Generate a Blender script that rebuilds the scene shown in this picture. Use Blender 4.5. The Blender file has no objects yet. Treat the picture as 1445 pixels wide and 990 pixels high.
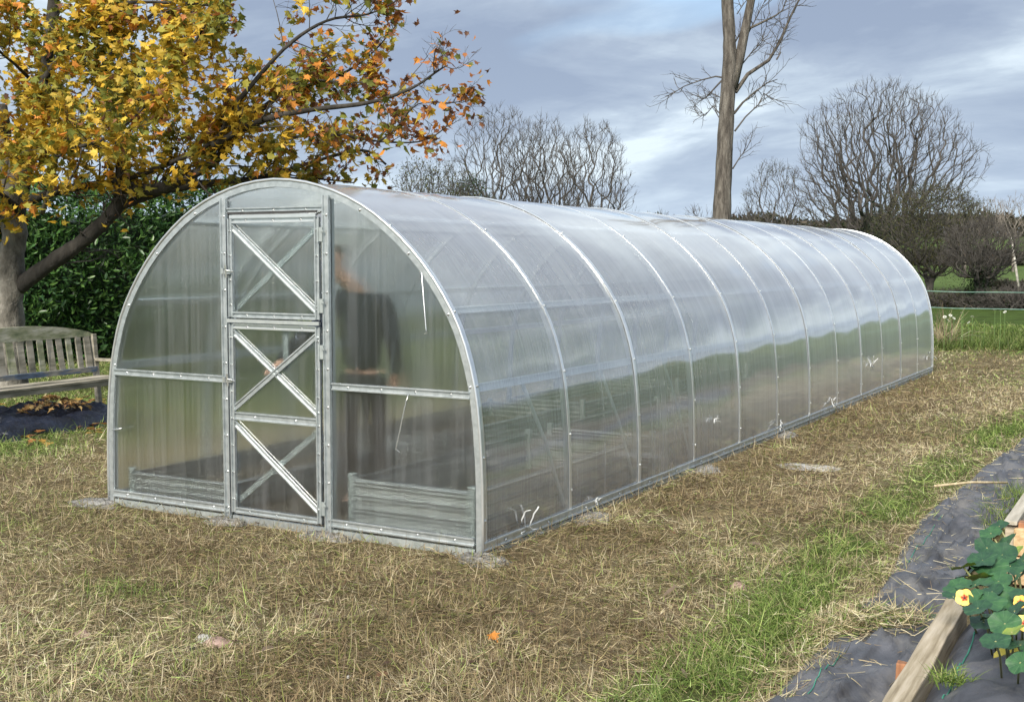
import bpy, math, random
import numpy as np
from mathutils import Vector, Matrix
random.seed(7)
RNG = np.random.default_rng(11)
S = bpy.context.scene
COL = S.collection
R_ = math.radians

# ------------------------------------------------------------------ camera
CAMP = Vector((3.4828, -5.7501, 1.6788))
CR = Vector((0.8680206, 0.49652444, 0.00193122))
CU = Vector((-0.03917218, 0.06460218, 0.99714197))
CF = Vector((-0.49498059, 0.86561541, -0.07552596))
FPX = 1693.8
cd = bpy.data.cameras.new('camera')
cam = bpy.data.objects.new('camera', cd); COL.objects.link(cam)
cd.sensor_width = 36; cd.lens = FPX / 1445 * 36
cd.clip_start = .05; cd.clip_end = 3000
m = Matrix((CR, CU, -CF)).transposed().to_4x4(); m.translation = CAMP
cam.matrix_world = m
S.camera = cam

def ray(px, py):
    return CF + CR * ((px - 722.5) / FPX) - CU * ((py - 495) / FPX)
def at(px, py, D):
    """point D metres in front of the camera seen at photo pixel px, py"""
    return CAMP + ray(px, py) * D
def on(px, py, ax=2, v=0.0):
    d = ray(px, py); return CAMP + d * ((v - CAMP[ax]) / d[ax])

# ------------------------------------------------------------------ sky, sun
SUN_AZ = Vector((0.10, -1.0, 0)).normalized(); SUN_EL = R_(38)
W = bpy.data.worlds.new('World'); S.world = W; W.use_nodes = True
nt = W.node_tree; N = nt.nodes; L = nt.links; N.clear()
def nd(t, **k):
    n = N.new(t)
    for a, b in k.items(): setattr(n, a, b)
    return n
def mathn(op, a, b=None, c=None):
    n = N.new('ShaderNodeMath'); n.operation = op
    for i, v in enumerate((a, b, c)):
        if v is None: continue
        if isinstance(v, (int, float)): n.inputs[i].default_value = v
        else: L.new(v, n.inputs[i])
    return n.outputs[0]
out = nd('ShaderNodeOutputWorld'); bg = nd('ShaderNodeBackground'); bg.inputs[1].default_value = 0.1
sky = nd('ShaderNodeTexSky'); sky.sky_type = 'NISHITA'; sky.sun_disc = False
sky.sun_elevation = SUN_EL; sky.sun_rotation = math.atan2(SUN_AZ.x, SUN_AZ.y)
tc = nd('ShaderNodeTexCoord'); sep = nd('ShaderNodeSeparateXYZ'); L.new(tc.outputs['Generated'], sep.inputs[0])
zc = mathn('MAXIMUM', sep.outputs[2], 0.0)
den = mathn('ADD', zc, 0.24)
cu_ = mathn('DIVIDE', sep.outputs[0], den); cv_ = mathn('DIVIDE', sep.outputs[1], den)
comb = nd('ShaderNodeCombineXYZ'); L.new(cu_, comb.inputs[0]); L.new(cv_, comb.inputs[1])
mp = nd('ShaderNodeMapping'); mp.inputs['Rotation'].default_value = (0, 0, R_(-30)); mp.inputs['Scale'].default_value = (1.0, 1.5, 1); mp.inputs['Location'].default_value = (7.3, 2.2, 0)
L.new(comb.outputs[0], mp.inputs[0])
def wnoise(scale, detail, rough, dist=0.0):
    n = nd('ShaderNodeTexNoise'); n.inputs['Scale'].default_value = scale; n.inputs['Detail'].default_value = detail
    n.inputs['Roughness'].default_value = rough; n.inputs['Distortion'].default_value = dist
    L.new(mp.outputs[0], n.inputs['Vector']); return n.outputs[0]
def wramp(src, stops):
    r = nd('ShaderNodeValToRGB'); L.new(src, r.inputs[0]); e = r.color_ramp.elements
    for i, (p, c) in enumerate(stops):
        el = e[i] if i < 2 else e.new(p)
        el.position = p; el.color = (*c, 1)
    return r.outputs[0]
n1 = wnoise(1.15, 8, .56, .35)
n3 = wnoise(4.2, 8, .6, .5)
n1 = mathn('ADD', n1, mathn('MULTIPLY', mathn('SUBTRACT', n3, .5), .22))
cloudcol = wramp(n1, [(0.38, (1.8, 2.25, 3.1)), (0.48, (2.35, 2.85, 3.65)), (0.56, (3.2, 3.8, 4.5)), (0.65, (4.9, 5.6, 6.1))])
n2 = wnoise(0.42, 4, .5, .2)
mask = wramp(n2, [(0.60, (1, 1, 1)), (0.68, (0, 0, 0))])
skym = nd('ShaderNodeMix'); skym.data_type = 'RGBA'; skym.blend_type = 'MIX'
L.new(mask, skym.inputs['Factor'])
scl = nd('ShaderNodeMix'); scl.data_type = 'RGBA'; scl.blend_type = 'MULTIPLY'; scl.inputs['Factor'].default_value = 1
L.new(sky.outputs[0], scl.inputs['A']); scl.inputs['B'].default_value = (1.1, 1.25, 1.3, 1)
L.new(scl.outputs['Result'], skym.inputs['A']); L.new(cloudcol, skym.inputs['B'])
# brighter band of thin cloud low over the horizon, all the way round
hz = mathn('MULTIPLY', mathn('POWER', mathn('SUBTRACT', 1.0, zc), 11.0), 0.62)
hm = nd('ShaderNodeMix'); hm.data_type = 'RGBA'; L.new(hz, hm.inputs['Factor'])
L.new(skym.outputs['Result'], hm.inputs['A']); hm.inputs['B'].default_value = (4.2, 5.1, 6.0, 1)
L.new(hm.outputs['Result'], bg.inputs[0]); L.new(bg.outputs[0], out.inputs[0])

sd = bpy.data.lights.new('sun', 'SUN'); sd.energy = 3.7; sd.angle = R_(24); sd.color = (1, .93, .82)
sun = bpy.data.objects.new('sun', sd); COL.objects.link(sun)
sv = Vector((SUN_AZ.x * math.cos(SUN_EL), SUN_AZ.y * math.cos(SUN_EL), math.sin(SUN_EL)))
sun.rotation_euler = sv.to_track_quat('Z', 'Y').to_euler(); sun.location = (0, 0, 20)
S.view_settings.view_transform = 'Standard'; S.view_settings.look = 'None'
S.view_settings.exposure = 0.85; S.view_settings.gamma = 1
S.render.engine = 'CYCLES'
S.cycles.max_bounces = 14; S.cycles.transparent_max_bounces = 40; S.cycles.transmission_bounces = 10
S.cycles.diffuse_bounces = 3; S.cycles.glossy_bounces = 3
S.cycles.use_denoising = True
S.cycles.caustics_reflective = False

# ------------------------------------------------------------------ helpers
def tag(o, label=None, cat=None, group=None, kind=None):
    if label: o['label'] = label
    if cat: o['category'] = cat
    if group: o['group'] = group
    if kind: o['kind'] = kind
    return o
def empty(name, loc=(0, 0, 0), rz=0):
    o = bpy.data.objects.new(name, None); COL.objects.link(o); o.location = loc; o.rotation_euler = (0, 0, rz)
    o.empty_display_size = .1
    return o
def link(name, me, mat=None, parent=None):
    o = bpy.data.objects.new(name, me); COL.objects.link(o)
    if mat is not None and not me.materials: me.materials.append(mat)
    if parent is not None: o.parent = parent
    return o
def npmesh(name, V, F, col=None, smooth=True, uv=None):
    """V (n,3); F (m,k) int array, k 3 or 4"""
    V = np.asarray(V, np.float32); F = np.asarray(F, np.int32); k = F.shape[1]
    me = bpy.data.meshes.new(name)
    me.vertices.add(len(V)); me.vertices.foreach_set('co', V.ravel())
    me.loops.add(F.size); me.loops.foreach_set('vertex_index', F.ravel())
    me.polygons.add(len(F)); me.polygons.foreach_set('loop_start', np.arange(0, F.size, k, dtype=np.int32))
    me.polygons.foreach_set('loop_total', np.full(len(F), k, np.int32))
    if smooth: me.polygons.foreach_set('use_smooth', np.ones(len(F), bool))
    if col is not None:
        a = me.color_attributes.new('col', 'FLOAT_COLOR', 'POINT')
        c = np.ones((len(V), 4), np.float32); c[:, :3] = col; a.data.foreach_set('color', c.ravel())
    if uv is not None:
        l = me.uv_layers.new(name='UVMap'); l.data.foreach_set('uv', np.asarray(uv, np.float32)[F.ravel()].ravel())
    me.update(); me.validate(); return me

class MB:
    """collects boxes, bars, sweeps; build() makes one mesh object"""
    def __init__(s): s.v = []; s.f = []; s.uv = []
    def add(s, vs, fs, uvs=None):
        b = len(s.v); s.v += [tuple(v) for v in vs]; s.f += [tuple(i + b for i in f) for f in fs]
        s.uv += list(uvs) if uvs is not None else [(0, 0)] * len(vs)
    def box(s, c, d, rot=None, j=0.0):
        c = Vector(c); P = []
        for x in (-1, 1):
            for y in (-1, 1):
                for z in (-1, 1):
                    p = Vector((x * d[0] / 2, y * d[1] / 2, z * d[2] / 2))
                    if j: p += Vector((random.uniform(-j, j), random.uniform(-j, j), random.uniform(-j, j)))
                    if rot is not None: p = rot @ p
                    P.append(c + p)
        s.add(P, [(0, 1, 3, 2), (4, 6, 7, 5), (0, 4, 5, 1), (2, 3, 7, 6), (0, 2, 6, 4), (1, 5, 7, 3)])
    def sweep(s, path, sec, nrm, closed=True, caps=True):
        """path: points; sec: list of (side, out) ; nrm(i): outward vector at i"""
        k = len(sec); P = []
        n = len(path)
        for i in range(n):
            p = Vector(path[i]); t = (Vector(path[min(i + 1, n - 1)]) - Vector(path[max(i - 1, 0)])).normalized()
            o = Vector(nrm(i)); o = (o - t * o.dot(t)).normalized(); sd_ = t.cross(o)
            for a, b in sec: P.append(p + sd_ * a + o * b)
        F = []
        for i in range(n - 1):
            for j in range(k if closed else k - 1):
                a = i * k + j; b = i * k + (j + 1) % k
                F.append((a, b, b + k, a + k))
        if caps and closed: F += [tuple(range(k))[::-1], tuple((n - 1) * k + j for j in range(k))]
        s.add(P, F)
    def tube(s, path, r, k=8):
        path = [Vector(p) for p in path]; n = len(path)
        rr = r if isinstance(r, (list, tuple)) else [r] * n
        P = []; up = Vector((0.13, .21, .97))
        for i in range(n):
            t = (path[min(i + 1, n - 1)] - path[max(i - 1, 0)]).normalized()
            a = t.cross(up)
            if a.length < .1: a = t.cross(Vector((1, 0, 0)))
            a.normalize(); b = t.cross(a)
            for j in range(k):
                q = 2 * math.pi * j / k
                P.append(path[i] + (a * math.cos(q) + b * math.sin(q)) * rr[i])
        F = [(i * k + j, i * k + (j + 1) % k, (i + 1) * k + (j + 1) % k, (i + 1) * k + j) for i in range(n - 1) for j in range(k)]
        F += [tuple(range(k))[::-1], tuple((n - 1) * k + j for j in range(k))]
        s.add(P, F)
    def mesh(s, name, smooth=False):
        me = bpy.data.meshes.new(name); me.from_pydata(s.v, [], s.f)
        if smooth: me.polygons.foreach_set('use_smooth', [True] * len(me.polygons))
        l = me.uv_layers.new(name='UVMap')
        for lp in me.loops: l.data[lp.index].uv = s.uv[lp.vertex_index]
        me.update(); return me
    def build(s, name, mat, parent=None, smooth=False, bevel=0):
        o = link(name, s.mesh(name, smooth), mat, parent)
        if bevel:
            b = o.modifiers.new('bevel', 'BEVEL'); b.width = bevel; b.segments = 2; b.limit_method = 'ANGLE'
        return o

# value noise on numpy arrays
_G = RNG.random((256, 256))
def vnoise(x, y, sc=1.0, o=0):
    x = np.asarray(x, float) * sc + 37.3 + o * 17.7; y = np.asarray(y, float) * sc + 91.1 + o * 7.9
    xi = np.floor(x).astype(int); yi = np.floor(y).astype(int); fx = x - xi; fy = y - yi
    fx = fx * fx * (3 - 2 * fx); fy = fy * fy * (3 - 2 * fy)
    g = lambda a, b: _G[a % 256, b % 256]
    return (g(xi, yi) * (1 - fx) + g(xi + 1, yi) * fx) * (1 - fy) + (g(xi, yi + 1) * (1 - fx) + g(xi + 1, yi + 1) * fx) * fy
def fbm(x, y, sc=1.0, o=0):
    return (vnoise(x, y, sc, o) * .5 + vnoise(x, y, sc * 2.1, o + 3) * .3 + vnoise(x, y, sc * 4.3, o + 5) * .2)

# ------------------------------------------------------------------ materials
class M_:
    def __init__(s, name):
        s.m = bpy.data.materials.new(name); s.m.use_nodes = True; s.t = s.m.node_tree; s.t.nodes.clear()
        s.out = s.n('ShaderNodeOutputMaterial')
    def n(s, t, **k):
        x = s.t.nodes.new(t)
        for a, b in k.items():
            if a.startswith('i_'): x.inputs[a[2:].replace('_', ' ')].default_value = b
            else: setattr(x, a, b)
        return x
    def l(s, a, b): s.t.links.new(a, b)
    def bsdf(s, rough=.6, metal=0, **k):
        b = s.n('ShaderNodeBsdfPrincipled'); b.inputs['Roughness'].default_value = rough; b.inputs['Metallic'].default_value = metal
        s.l(b.outputs[0], s.out.inputs[0]); return b
    def coord(s, kind='Object', scale=(1, 1, 1)):
        c = s.n('ShaderNodeTexCoord'); mp = s.n('ShaderNodeMapping'); mp.inputs['Scale'].default_value = scale
        s.l(c.outputs[kind], mp.inputs[0]); return mp.outputs[0]
    def noise(s, vec, scale, detail=4, rough=.55, dist=0):
        x = s.n('ShaderNodeTexNoise'); x.inputs['Scale'].default_value = scale; x.inputs['Detail'].default_value = detail
        x.inputs['Roughness'].default_value = rough; x.inputs['Distortion'].default_value = dist
        if vec is not None: s.l(vec, x.inputs['Vector'])
        return x.outputs[0]
    def ramp(s, src, stops):
        r = s.n('ShaderNodeValToRGB'); s.l(src, r.inputs[0]); e = r.color_ramp.elements
        for i, (p, c) in enumerate(stops):
            el = e[i] if i < 2 else e.new(p)
            el.position = p; el.color = (*c, 1) if len(c) == 3 else c
        return r.outputs[0]
    def bump(s, h, b, strength=.4, dist=.01):
        x = s.n('ShaderNodeBump'); x.inputs['Strength'].default_value = strength; x.inputs['Distance'].default_value = dist
        s.l(h, x.inputs['Height']); s.l(x.outputs[0], b.inputs['Normal']); return x
    def mix(s, f, a, b, mode='MIX'):
        x = s.n('ShaderNodeMix'); x.data_type = 'RGBA'; x.blend_type = mode
        for q, v in (('Factor', f), ('A', a), ('B', b)):
            if isinstance(v, (int, float)): x.inputs[q].default_value = v
            elif isinstance(v, tuple): x.inputs[q].default_value = (*v, 1)
            else: s.l(v, x.inputs[q])
        return x.outputs['Result']
    def math(s, op, a, b=0.0):
        x = s.n('ShaderNodeMath'); x.operation = op
        for i, v in enumerate((a, b)):
            if isinstance(v, (int, float)): x.inputs[i].default_value = v
            else: s.l(v, x.inputs[i])
        return x.outputs[0]

def noisy(name, stops, scale=8, vscale=(1, 1, 1), rough=.7, metal=0, bump=.3, bdist=.01, detail=6, bscale=None, spec=None):
    q = M_(name); v = q.coord('Object', vscale); h = q.noise(v, scale, detail); c = q.ramp(h, stops)
    b = q.bsdf(rough, metal); q.l(c, b.inputs['Base Color'])
    if spec is not None: b.inputs['Specular IOR Level'].default_value = spec
    if bump: q.bump(q.noise(v, bscale or scale * 3, 6) if bscale != 0 else h, b, bump, bdist)
    return q.m
GALV = noisy('galvanised_steel', [(.3, (.46, .50, .51)), (.55, (.60, .64, .65)), (.75, (.70, .73, .74))], 22, rough=.44, metal=.8, bump=.12, bdist=.002)
GALV_DULL = noisy('dull_steel', [(.3, (.36, .40, .40)), (.7, (.52, .56, .55))], 18, rough=.5, metal=.6, bump=.1, bdist=.002)
PALE = noisy('pale_zinc', [(.3, (.66, .70, .71)), (.7, (.82, .85, .86))], 15, rough=.45, metal=.25, bump=.05, bdist=.002)
ALU = noisy('bright_strip', [(.3, (.66, .69, .71)), (.7, (.80, .82, .83))], 15, rough=.28, metal=.7, bump=.05, bdist=.002)
CORR = noisy('corrugated_steel', [(.3, (.42, .43, .43)), (.7, (.62, .64, .64))], 7, rough=.26, metal=.5, bump=.06, bdist=.002)
SCREWM = noisy('screw_steel', [(.3, (.6, .62, .62)), (.7, (.8, .82, .82))], 60, rough=.3, metal=.8, bump=0)
BLACKR = noisy('seal_black', [(.3, (.02, .02, .02)), (.7, (.05, .05, .05))], 20, rough=.7, bump=.1)
CONC = noisy('rough_concrete', [(.3, (.10, .10, .095)), (.5, (.22, .215, .20)), (.7, (.36, .35, .33))], 14, rough=.95, bump=.9, bdist=.03)
WOODG = noisy('grey_weathered_wood', [(.25, (.08, .085, .065)), (.42, (.20, .185, .14)), (.55, (.34, .31, .25)), (.75, (.46, .43, .37))], 9, (1, .22, 1), rough=.9, bump=.8, bdist=.008)
WOODL = noisy('lichen_wood', [(.25, (.09, .12, .06)), (.45, (.24, .25, .15)), (.6, (.38, .37, .28)), (.75, (.5, .48, .4))], 12, (1, .35, 1), rough=.92, bump=.8, bdist=.008)
WOODB = noisy('peeling_blue_wood', [(.3, (.05, .06, .07)), (.45, (.09, .13, .20)), (.55, (.24, .23, .2)), (.7, (.40, .38, .33))], 11, (1, .3, 1), rough=.85, bump=.7, bdist=.008)
TIMBER = noisy('pale_timber', [(.25, (.20, .16, .11)), (.45, (.40, .34, .25)), (.6, (.52, .45, .35)), (.8, (.62, .55, .45))], 5, (5, .5, 5), rough=.85, bump=.5, bdist=.006)
TIMBER2 = noisy('cut_timber', [(.3, (.40, .25, .12)), (.55, (.58, .42, .24)), (.75, (.66, .52, .34))], 7, (1, 4, 6), rough=.8, bump=.4, bdist=.004)
STAKE = noisy('orange_stake', [(.3, (.20, .09, .045)), (.7, (.42, .2, .1))], 8, (6, 6, 1), rough=.85, bump=.5, bdist=.004)
TARP = noisy('dark_tarpaulin', [(.3, (.006, .008, .014)), (.7, (.018, .024, .045))], 6, rough=.38, bump=.5, bdist=.03)
def membrane(name, dirt):
    q = M_(name); v = q.coord('Object'); b = q.bsdf(.5)
    base = q.ramp(q.noise(v, 3, 6), [(.35, (.042, .044, .052)), (.65, (.105, .11, .128))])
    d = q.ramp(q.noise(v, 4.5, 9, .7), [(.50 - dirt, (0, 0, 0)), (.70, (1, 1, 1))])
    q.l(q.mix(d, base, (.15, .145, .14)), b.inputs['Base Color'])
    wv = q.noise(q.coord('Object', (420, 60, 60)), 1, 2); q.bump(q.noise(v, 16, 8), b, .5, .02)
    return q.m
MEMB = membrane('weed_membrane', .04); MEMB2 = membrane('bed_membrane', -.06)
BARKM = noisy('maple_bark', [(.25, (.05, .045, .036)), (.45, (.13, .12, .10)), (.6, (.23, .215, .185)), (.8, (.34, .32, .29))], 6, (1, 1, .7), rough=.95, bump=1.0, bdist=.03)
BARKD = noisy('dark_bark', [(.3, (.018, .016, .013)), (.7, (.06, .054, .046))], 9, (1, 1, .4), rough=.95, bump=.8, bdist=.02)
BARKP = noisy('poplar_bark', [(.25, (.03, .026, .022)), (.45, (.085, .074, .062)), (.6, (.15, .135, .115)), (.8, (.24, .225, .195))], 4.5, (3, 3, .5), rough=.95, bump=1.0, bdist=.05)
TWIG = noisy('twig_bark', [(.3, (.045, .04, .036)), (.7, (.105, .095, .085))], 3, rough=.95, bump=0)
TWIGP = noisy('pale_twig', [(.3, (.12, .10, .085)), (.7, (.25, .22, .19))], 3, rough=.95, bump=0)
BIRCH = noisy('birch_bark', [(.3, (.22, .2, .17)), (.6, (.55, .52, .47))], 3, (1, 1, 3), rough=.9, bump=.3)
SOIL = noisy('soil', [(.3, (.07, .055, .04)), (.55, (.14, .115, .085)), (.75, (.22, .185, .14))], 9, rough=.98, bump=1, bdist=.05)
STONE = noisy('pale_stone', [(.3, (.25, .24, .22)), (.7, (.5, .49, .47))], 9, rough=.9, bump=.6)
FILM = noisy('torn_film', [(.3, (.48, .50, .50)), (.7, (.68, .70, .70))], 12, rough=.35, bump=.2)
TWINE = noisy('green_twine', [(.3, (.02, .14, .10)), (.7, (.05, .26, .18))], 12, rough=.7, bump=0)
WIRE = noisy('fence_wire', [(.3, (.10, .20, .16)), (.7, (.22, .34, .28))], 12, rough=.6, bump=0)
CANE = noisy('pale_cane', [(.3, (.32, .25, .14)), (.7, (.58, .5, .34))], 8, (6, 1, 1), rough=.8, bump=.2)
SKIN = noisy('skin', [(.3, (.50, .27, .19)), (.7, (.62, .36, .27))], 14, rough=.55, bump=.1, bdist=.003)
JACKET = noisy('dark_jacket', [(.3, (.016, .02, .035)), (.7, (.035, .042, .065))], 9, rough=.85, bump=.4)
TROUS = noisy('dark_trousers', [(.3, (.012, .014, .02)), (.7, (.03, .032, .04))], 9, rough=.9, bump=.4)
HAIRM = noisy('brown_hair', [(.3, (.04, .025, .018)), (.7, (.10, .06, .04))], 30, rough=.7, bump=.5)
BOOT = noisy('boot_black', [(.3, (.012, .012, .012)), (.7, (.04, .035, .03))], 9, rough=.6, bump=.2)

def leafmat(name, rough=.55, trans=.35, spec=.35):
    q = M_(name); a = q.n('ShaderNodeVertexColor'); a.layer_name = 'col'
    v = q.coord('Object'); nz = q.ramp(q.noise(v, 9, 3), [(.3, (.8, .8, .8)), (.7, (1.15, 1.15, 1.15))])
    c = q.mix(1.0, a.outputs[0], nz, 'MULTIPLY')
    b = q.n('ShaderNodeBsdfPrincipled'); b.inputs['Roughness'].default_value = rough; b.inputs['Specular IOR Level'].default_value = spec
    q.l(c, b.inputs['Base Color']); t = q.n('ShaderNodeBsdfTranslucent'); q.l(c, t.inputs[0])
    mx = q.n('ShaderNodeMixShader'); mx.inputs[0].default_value = trans; q.l(b.outputs[0], mx.inputs[1]); q.l(t.outputs[0], mx.inputs[2])
    q.l(mx.outputs[0], q.out.inputs[0]); return q.m
LEAF = leafmat('leaf'); GRASSM = leafmat('grass_blade', .6, .3, .3); HEDGEM = leafmat('laurel_leaf', .38, .2, .5)

def polycarb(name, milk=.16, milkg=.55, rough=.22, tint=(.86, .91, .91), gl=1.0, streak=.12, mixr=.72, grough=.13, mpow=2.2):
    """twin wall polycarbonate: clear + rib-blurred view, milky at a slant, glossy skin. UV u across the flutes, v along, in metres"""
    q = M_(name)
    uv = q.n('ShaderNodeUVMap'); uv.uv_map = 'UVMap'
    def uvn(sc, scale=1.0, d=3):
        mp = q.n('ShaderNodeMapping'); mp.inputs['Scale'].default_value = sc; q.l(uv.outputs[0], mp.inputs[0])
        return q.noise(mp.outputs[0], scale, d, .6)
    st = uvn((38, .45, 1)); st2 = uvn((7, .25, 1), 1, 4); blotch = uvn((1.1, .9, 1), 1.3, 5)
    lw = q.n('ShaderNodeLayerWeight'); lw.inputs['Blend'].default_value = .5
    fac = q.math('POWER', lw.outputs['Facing'], mpow)
    mk = q.math('ADD', q.math('MULTIPLY', fac, milkg), milk)
    s1 = q.math('MULTIPLY', q.math('SUBTRACT', st, .5), streak * 1.6)
    s2 = q.math('MULTIPLY', q.math('SUBTRACT', st2, .5), streak * 2.2)
    s3 = q.math('MULTIPLY', q.math('SUBTRACT', blotch, .5), streak * 1.2)
    mk = q.math('ADD', mk, q.math('ADD', s1, q.math('ADD', s2, s3)))
    cl = q.n('ShaderNodeClamp'); q.l(mk, cl.inputs[0]); cl.inputs[1].default_value = .02; cl.inputs[2].default_value = .95
    tr = q.n('ShaderNodeBsdfTransparent'); tr.inputs[0].default_value = (*tint, 1)
    rf = q.n('ShaderNodeBsdfRefraction'); rf.inputs['Color'].default_value = (*tint, 1); rf.inputs['Roughness'].default_value = rough; rf.inputs['IOR'].default_value = 1.12
    mp = q.n('ShaderNodeMapping'); mp.inputs['Scale'].default_value = (120, .5, 1); q.l(uv.outputs[0], mp.inputs[0])
    bn = q.noise(mp.outputs[0], 1, 2); bmp = q.n('ShaderNodeBump'); bmp.inputs['Strength'].default_value = .35; bmp.inputs['Distance'].default_value = .006
    q.l(bn, bmp.inputs['Height']); q.l(bmp.outputs[0], rf.inputs['Normal'])
    m1 = q.n('ShaderNodeMixShader'); m1.inputs[0].default_value = mixr; q.l(tr.outputs[0], m1.inputs[1]); q.l(rf.outputs[0], m1.inputs[2])
    df = q.n('ShaderNodeBsdfDiffuse'); df.inputs[0].default_value = (.90, .92, .95, 1)
    tl = q.n('ShaderNodeBsdfTranslucent'); tl.inputs[0].default_value = (.90, .92, .95, 1)
    md = q.n('ShaderNodeMixShader'); md.inputs[0].default_value = .5; q.l(df.outputs[0], md.inputs[1]); q.l(tl.outputs[0], md.inputs[2])
    m2 = q.n('ShaderNodeMixShader'); q.l(cl.outputs[0], m2.inputs[0]); q.l(m1.outputs[0], m2.inputs[1]); q.l(md.outputs[0], m2.inputs[2])
    g = q.n('ShaderNodeBsdfGlossy'); g.inputs['Color'].default_value = (1, 1, 1, 1); g.inputs['Roughness'].default_value = grough
    f5 = q.math('POWER', lw.outputs['Facing'], 3.0); fr = q.math('ADD', q.math('MULTIPLY', f5, .86), .12)
    # twin walls reflect twice
    ff = q.math('MINIMUM', q.math('MULTIPLY', fr, gl), .9)
    geo = q.n('ShaderNodeNewGeometry')
    m3 = q.n('ShaderNodeMixShader'); q.l(ff, m3.inputs[0]); q.l(m2.outputs[0], m3.inputs[1]); q.l(g.outputs[0], m3.inputs[2])
    q.l(m3.outputs[0], q.out.inputs[0]); return q.m
POLY_ROOF = polycarb('polycarbonate_roof', .06, 2.1, rough=.12, mixr=.42, gl=1.0, grough=.09, tint=(.94, .96, .95), streak=.20, mpow=4.0)
POLY_END = polycarb('polycarbonate_end', .02, .30, rough=.34, gl=1.1, streak=.15, mixr=.76, tint=(.80, .85, .85))
BANDM = polycarb('clear_band', .45, .4)

# ------------------------------------------------------------------ terrain
def ground_h(x, y):
    x = np.asarray(x, float); y = np.asarray(y, float)
    d = np.hypot(x - CAMP.x, y - CAMP.y)
    far = np.interp(d, [0, 55, 90, 130, 200, 280, 420, 700, 1500], [0, 0, .35, 1.3, 4.6, 7.4, 10.5, 12, 13])
    u = (fbm(x, y, .9, 1) - .5) * .05 + (fbm(x, y, 3.5, 2) - .5) * .03
    ingh = np.clip(1 - np.maximum(np.abs(x + 1.5) - 1.5, np.abs(y - 6.6) - 6.6) / .5, 0, 1)
    return far + u * (1 - ingh) * np.clip(1 - (d - 30) / 60, .3, 1) - .012
rad = np.concatenate([np.linspace(0.01, 14, 170), np.geomspace(14.3, 1500, 110)])
th = np.linspace(0, 2 * math.pi, 321)[:-1]
RR, TT = np.meshgrid(rad, th, indexing='ij')
X = CAMP.x + RR * np.cos(TT); Y = CAMP.y + RR * np.sin(TT); Z = ground_h(X, Y)
nr, ntn = RR.shape
idx = np.arange(nr * ntn).reshape(nr, ntn)
A = idx[:-1]; B = idx[1:]; Fq = np.stack([A, B, np.roll(B, -1, 1), np.roll(A, -1, 1)], -1).reshape(-1, 4)
def green_mask(x, y):
    """how fresh the grass grows at a point, 0 dry straw .. 1 green"""
    x = np.asarray(x, float); y = np.asarray(y, float)
    n = fbm(x, y, .7, 7)
    strip = np.exp(-((x - np.interp(y, [-3, .6, 1.6, 2.6, 6.4, 9, 12], [1.82, 1.80, 1.70, 1.68, 1.84, 2.02, 2.3])) / .26) ** 2) * (.85 + .9 * (n - .4))
    strip = strip * np.clip((fbm(x, y, 1.6, 22) - .30) * 6, np.clip(.1 + y * .12, .1, .6), 1)
    wide = np.exp(-((x - 1.5) / .7) ** 2) * .30
    farg = np.clip((y - 15 + (n - .5) * 8) / 7, 0, 1)
    left = np.clip((-4.1 - x + (n - .5) * 2.2) / 1.5, 0, 1) * .75
    right = np.clip((x - 3.6) / 1.0, 0, 1)
    patch = np.exp(-(((x + 1.15) / .5) ** 2 + ((y + 1.55) / .22) ** 2)) * .5
    return np.clip(np.maximum.reduce([strip, wide * (n > .45), farg, left, right, patch, .14 + 0 * x + (n - .5) * .35]), 0, 1)
gm = green_mask(X, Y); dd = np.hypot(X - CAMP.x, Y - CAMP.y)
dry = np.array([.20, .158, .100]); grn = np.array([.060, .098, .022]); fgrn = np.array([.095, .145, .045])
c0 = dry * (1 - gm[..., None]) + grn * gm[..., None]
pf = np.clip((dd - 45) / 40, 0, 1)[..., None]
c0 = c0 * (1 - pf) + fgrn * pf
gme = npmesh('ground', np.stack([X, Y, Z], -1).reshape(-1, 3), Fq, col=c0.reshape(-1, 3))
q = M_('ground_turf'); a = q.n('ShaderNodeVertexColor'); a.layer_name = 'col'; v = q.coord('Object')
c = q.mix(1.0, a.outputs[0], q.ramp(q.noise(v, 1.7, 8, .65), [(.3, (.55, .5, .45)), (.55, (1, 1, 1)), (.75, (1.35, 1.3, 1.15))]), 'MULTIPLY')
c = q.mix(1.0, c, q.ramp(q.noise(v, 30, 6, .7), [(.3, (.5, .48, .45)), (.7, (1.4, 1.4, 1.35))]), 'MULTIPLY')
b = q.bsdf(.95); b.inputs['Specular IOR Level'].default_value = .1; q.l(c, b.inputs['Base Color']); q.bump(q.noise(v, 40, 8, .7), b, .8, .03)
tag(link('ground', gme, q.m), 'field of cut dry grass and turf rising to far green pasture', kind='structure')

def gz(x, y): return float(ground_h(x, y))

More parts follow.
